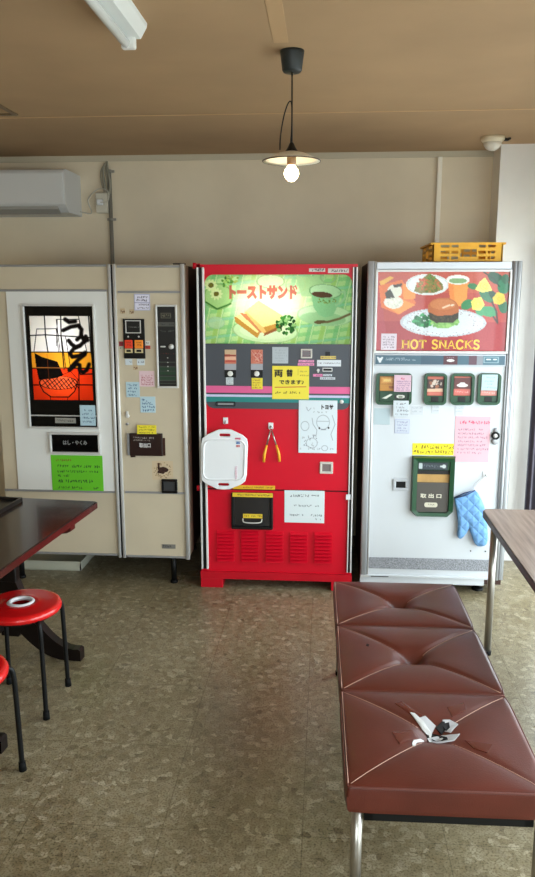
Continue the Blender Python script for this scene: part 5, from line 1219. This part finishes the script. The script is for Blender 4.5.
for sy in (1, -1):
    y = sy * (hl - .235)
    obj('cross_rail', prism(NB(), [(-hw + .03, .672), (hw - .03, .672), (hw - .03, .632), (hw - .05, .622), (.05, .585), (-.05, .585), (-hw + .05, .622), (-hw + .03, .632)], y - .025, y + .025, 'Y'), mah, T, local=True)
    obj('post', B(-.045, .045, y - .022, y + .022, .10, .605, .006), dkw, T, local=True)
    ft = []
    for i in range(13):
        t = i / 12; ft.append((.045 + .29 * t ** 1.1 if t else .045, .37 * (1 - t) ** 1.9 + .058 * t))
    right = ft + [(.345, .05), (.345, 0), (.24, 0), (.225, .006)] + [(.045 + .18 * (1 - i / 8), .006 + .12 * (i / 8) ** 1.6) for i in range(1, 9)]
    out = right + [(-.045, .172)] + [(-x, z) for x, z in right[::-1]][8:] 
    for s in (1, -1):
        pts = [(s * x, z) for x, z in right] + [(s * .04, .126), (s * .04, .37)]
        obj('foot', prism(NB(), pts, y - .024, y + .024, 'Y'), dkw, T, local=True)
    obj('hub', B(-.043, .043, y - .024, y + .024, .10, .37), dkw, T, local=True)
obj('stretcher', B(-.02, .02, -(hl - .235), hl - .235, .17, .23, .004), dkw, T, local=True)
# black tray lying on it
p = atz(22.5, 499, .715); bm = NB()
M = Matrix.Translation((p.x, p.y, 0)) @ Matrix.Rotation(rz, 4, 'Z'); n = NB(); w_, l_ = .30, .40
box(n, -w_, 0, -l_, 0, .7032, .709)
for a in ((-w_, 0, -l_, -l_ + .01), (-w_, 0, -.01, 0), (-w_, -w_ + .01, -l_ + .01, -.01), (-.01, 0, -l_ + .01, -.01)): box(n, *a, .7085, .723)
n.transform(M); join(bm, n); tag(obj('serving_tray', bm, pm('black lacquer', (24, 20, 20), .3)), 'flat black tray lying on the dark mahogany table', 'tray')

# ================================================================== RED STOOLS
redv = pm('glossy red stool seat', (206, 20, 22), .26, coat=.3, var=.05)
def stool(cx_, cy_, label, z=.445, rot=PI / 4):
    T = thing('stool', label, 'stool', (cx_, cy_, 0), rot, 'red round stools')
    R_ = .163
    prof = [(.05, z - .006), (.056, z - .001), (.075, z - .004), (.105, z - .010), (.14, z - .005), (R_ - .008, z - .008), (R_, z - .02), (R_ - .002, z - .034), (R_ - .012, z - .038), (.05, z - .034)]
    s = obj('seat', lathe(NB(), prof, (0, 0, 0), 56, close=True), redv, T, True, local=True)
    obj('base_plate', lathe(NB(), [(.07, z - .044), (.07, z - .036), (.0, z - .036)], (0, 0, 0), 32), blackm, s, local=True)
    rp_ = [(.038, z - .012), (.038, z - .001), (.042, z + .004), (.05, z + .003), (.056, z - .002), (.052, z - .01)]
    obj('hole_ring', lathe(NB(), rp_, (0, 0, 0), 40, close=True), pm('white ring', (222, 218, 220), .35), s, True, local=True)
    obj('under_frame', tube(NB(), [(.13 * math.cos(t), .13 * math.sin(t), z - .045) for t in [2 * PI * i / 32 for i in range(32)]], .008, 8, closed=True), blackm, T, True, local=True)
    for k in range(4):
        a = k * PI / 2; ca, sa = math.cos(a), math.sin(a)
        P = bez([(.10 * ca, .10 * sa, z - .045), (.150 * ca, .150 * sa, z - .040), (.168 * ca, .168 * sa, z - .046), (.1765 * ca, .1765 * sa, z - .07), (.180 * ca, .180 * sa, z - .14), (.186 * ca, .186 * sa, .012)], 6)
        lg = obj('leg', tube(NB(), P, .0095, 10), blackm, T, True, local=True)
        obj('rubber_foot', tube(NB(), [(.1855 * ca, .1855 * sa, .035), (.187 * ca, .187 * sa, 0)], [.0125, .014], 12), rubber, lg, True, local=True)
    return T
stool(-1.232, 2.852, 'whole red round stool with white centre ring beside the dark table')
stool(-1.222, 2.286, 'red stool mostly out of frame, only a bent black leg and seat edge showing', rot=math.radians(33))

# ================================================================== LIGHT
w = bpy.data.worlds.new('overcast sky'); sc.world = w; w.use_nodes = True
bg = w.node_tree.nodes['Background']; bg.inputs[0].default_value = (.86, .98, 1.03, 1); bg.inputs[1].default_value = 10.0
def portal(name, loc, rot, sx, sy):
    l = bpy.data.lights.new(name, 'AREA'); l.shape = 'RECTANGLE'; l.size = sx; l.size_y = sy; l.cycles.is_portal = True
    o = bpy.data.objects.new(name, l); C.objects.link(o); o.location = loc; o.rotation_euler = rot; return o
portal('portal_door', (XR + .1, (W0 + W1) / 2, WT / 2), (0, PI / 2, 0), WT, W1 - W0)
portal('portal_window', ((F0 + F1) / 2, YN - .11, (FB + FT) / 2), (PI / 2, 0, 0), F1 - F0, FT - FB)
sc.view_settings.view_transform = 'Standard'; sc.view_settings.look = 'None'; sc.view_settings.gamma = 1; sc.view_settings.use_curve_mapping = False
sc.view_settings.exposure = -0.36
sc.cycles.max_bounces = 10; sc.cycles.diffuse_bounces = 6; sc.cycles.use_denoising = True
sc.cycles.sample_clamp_indirect = 8
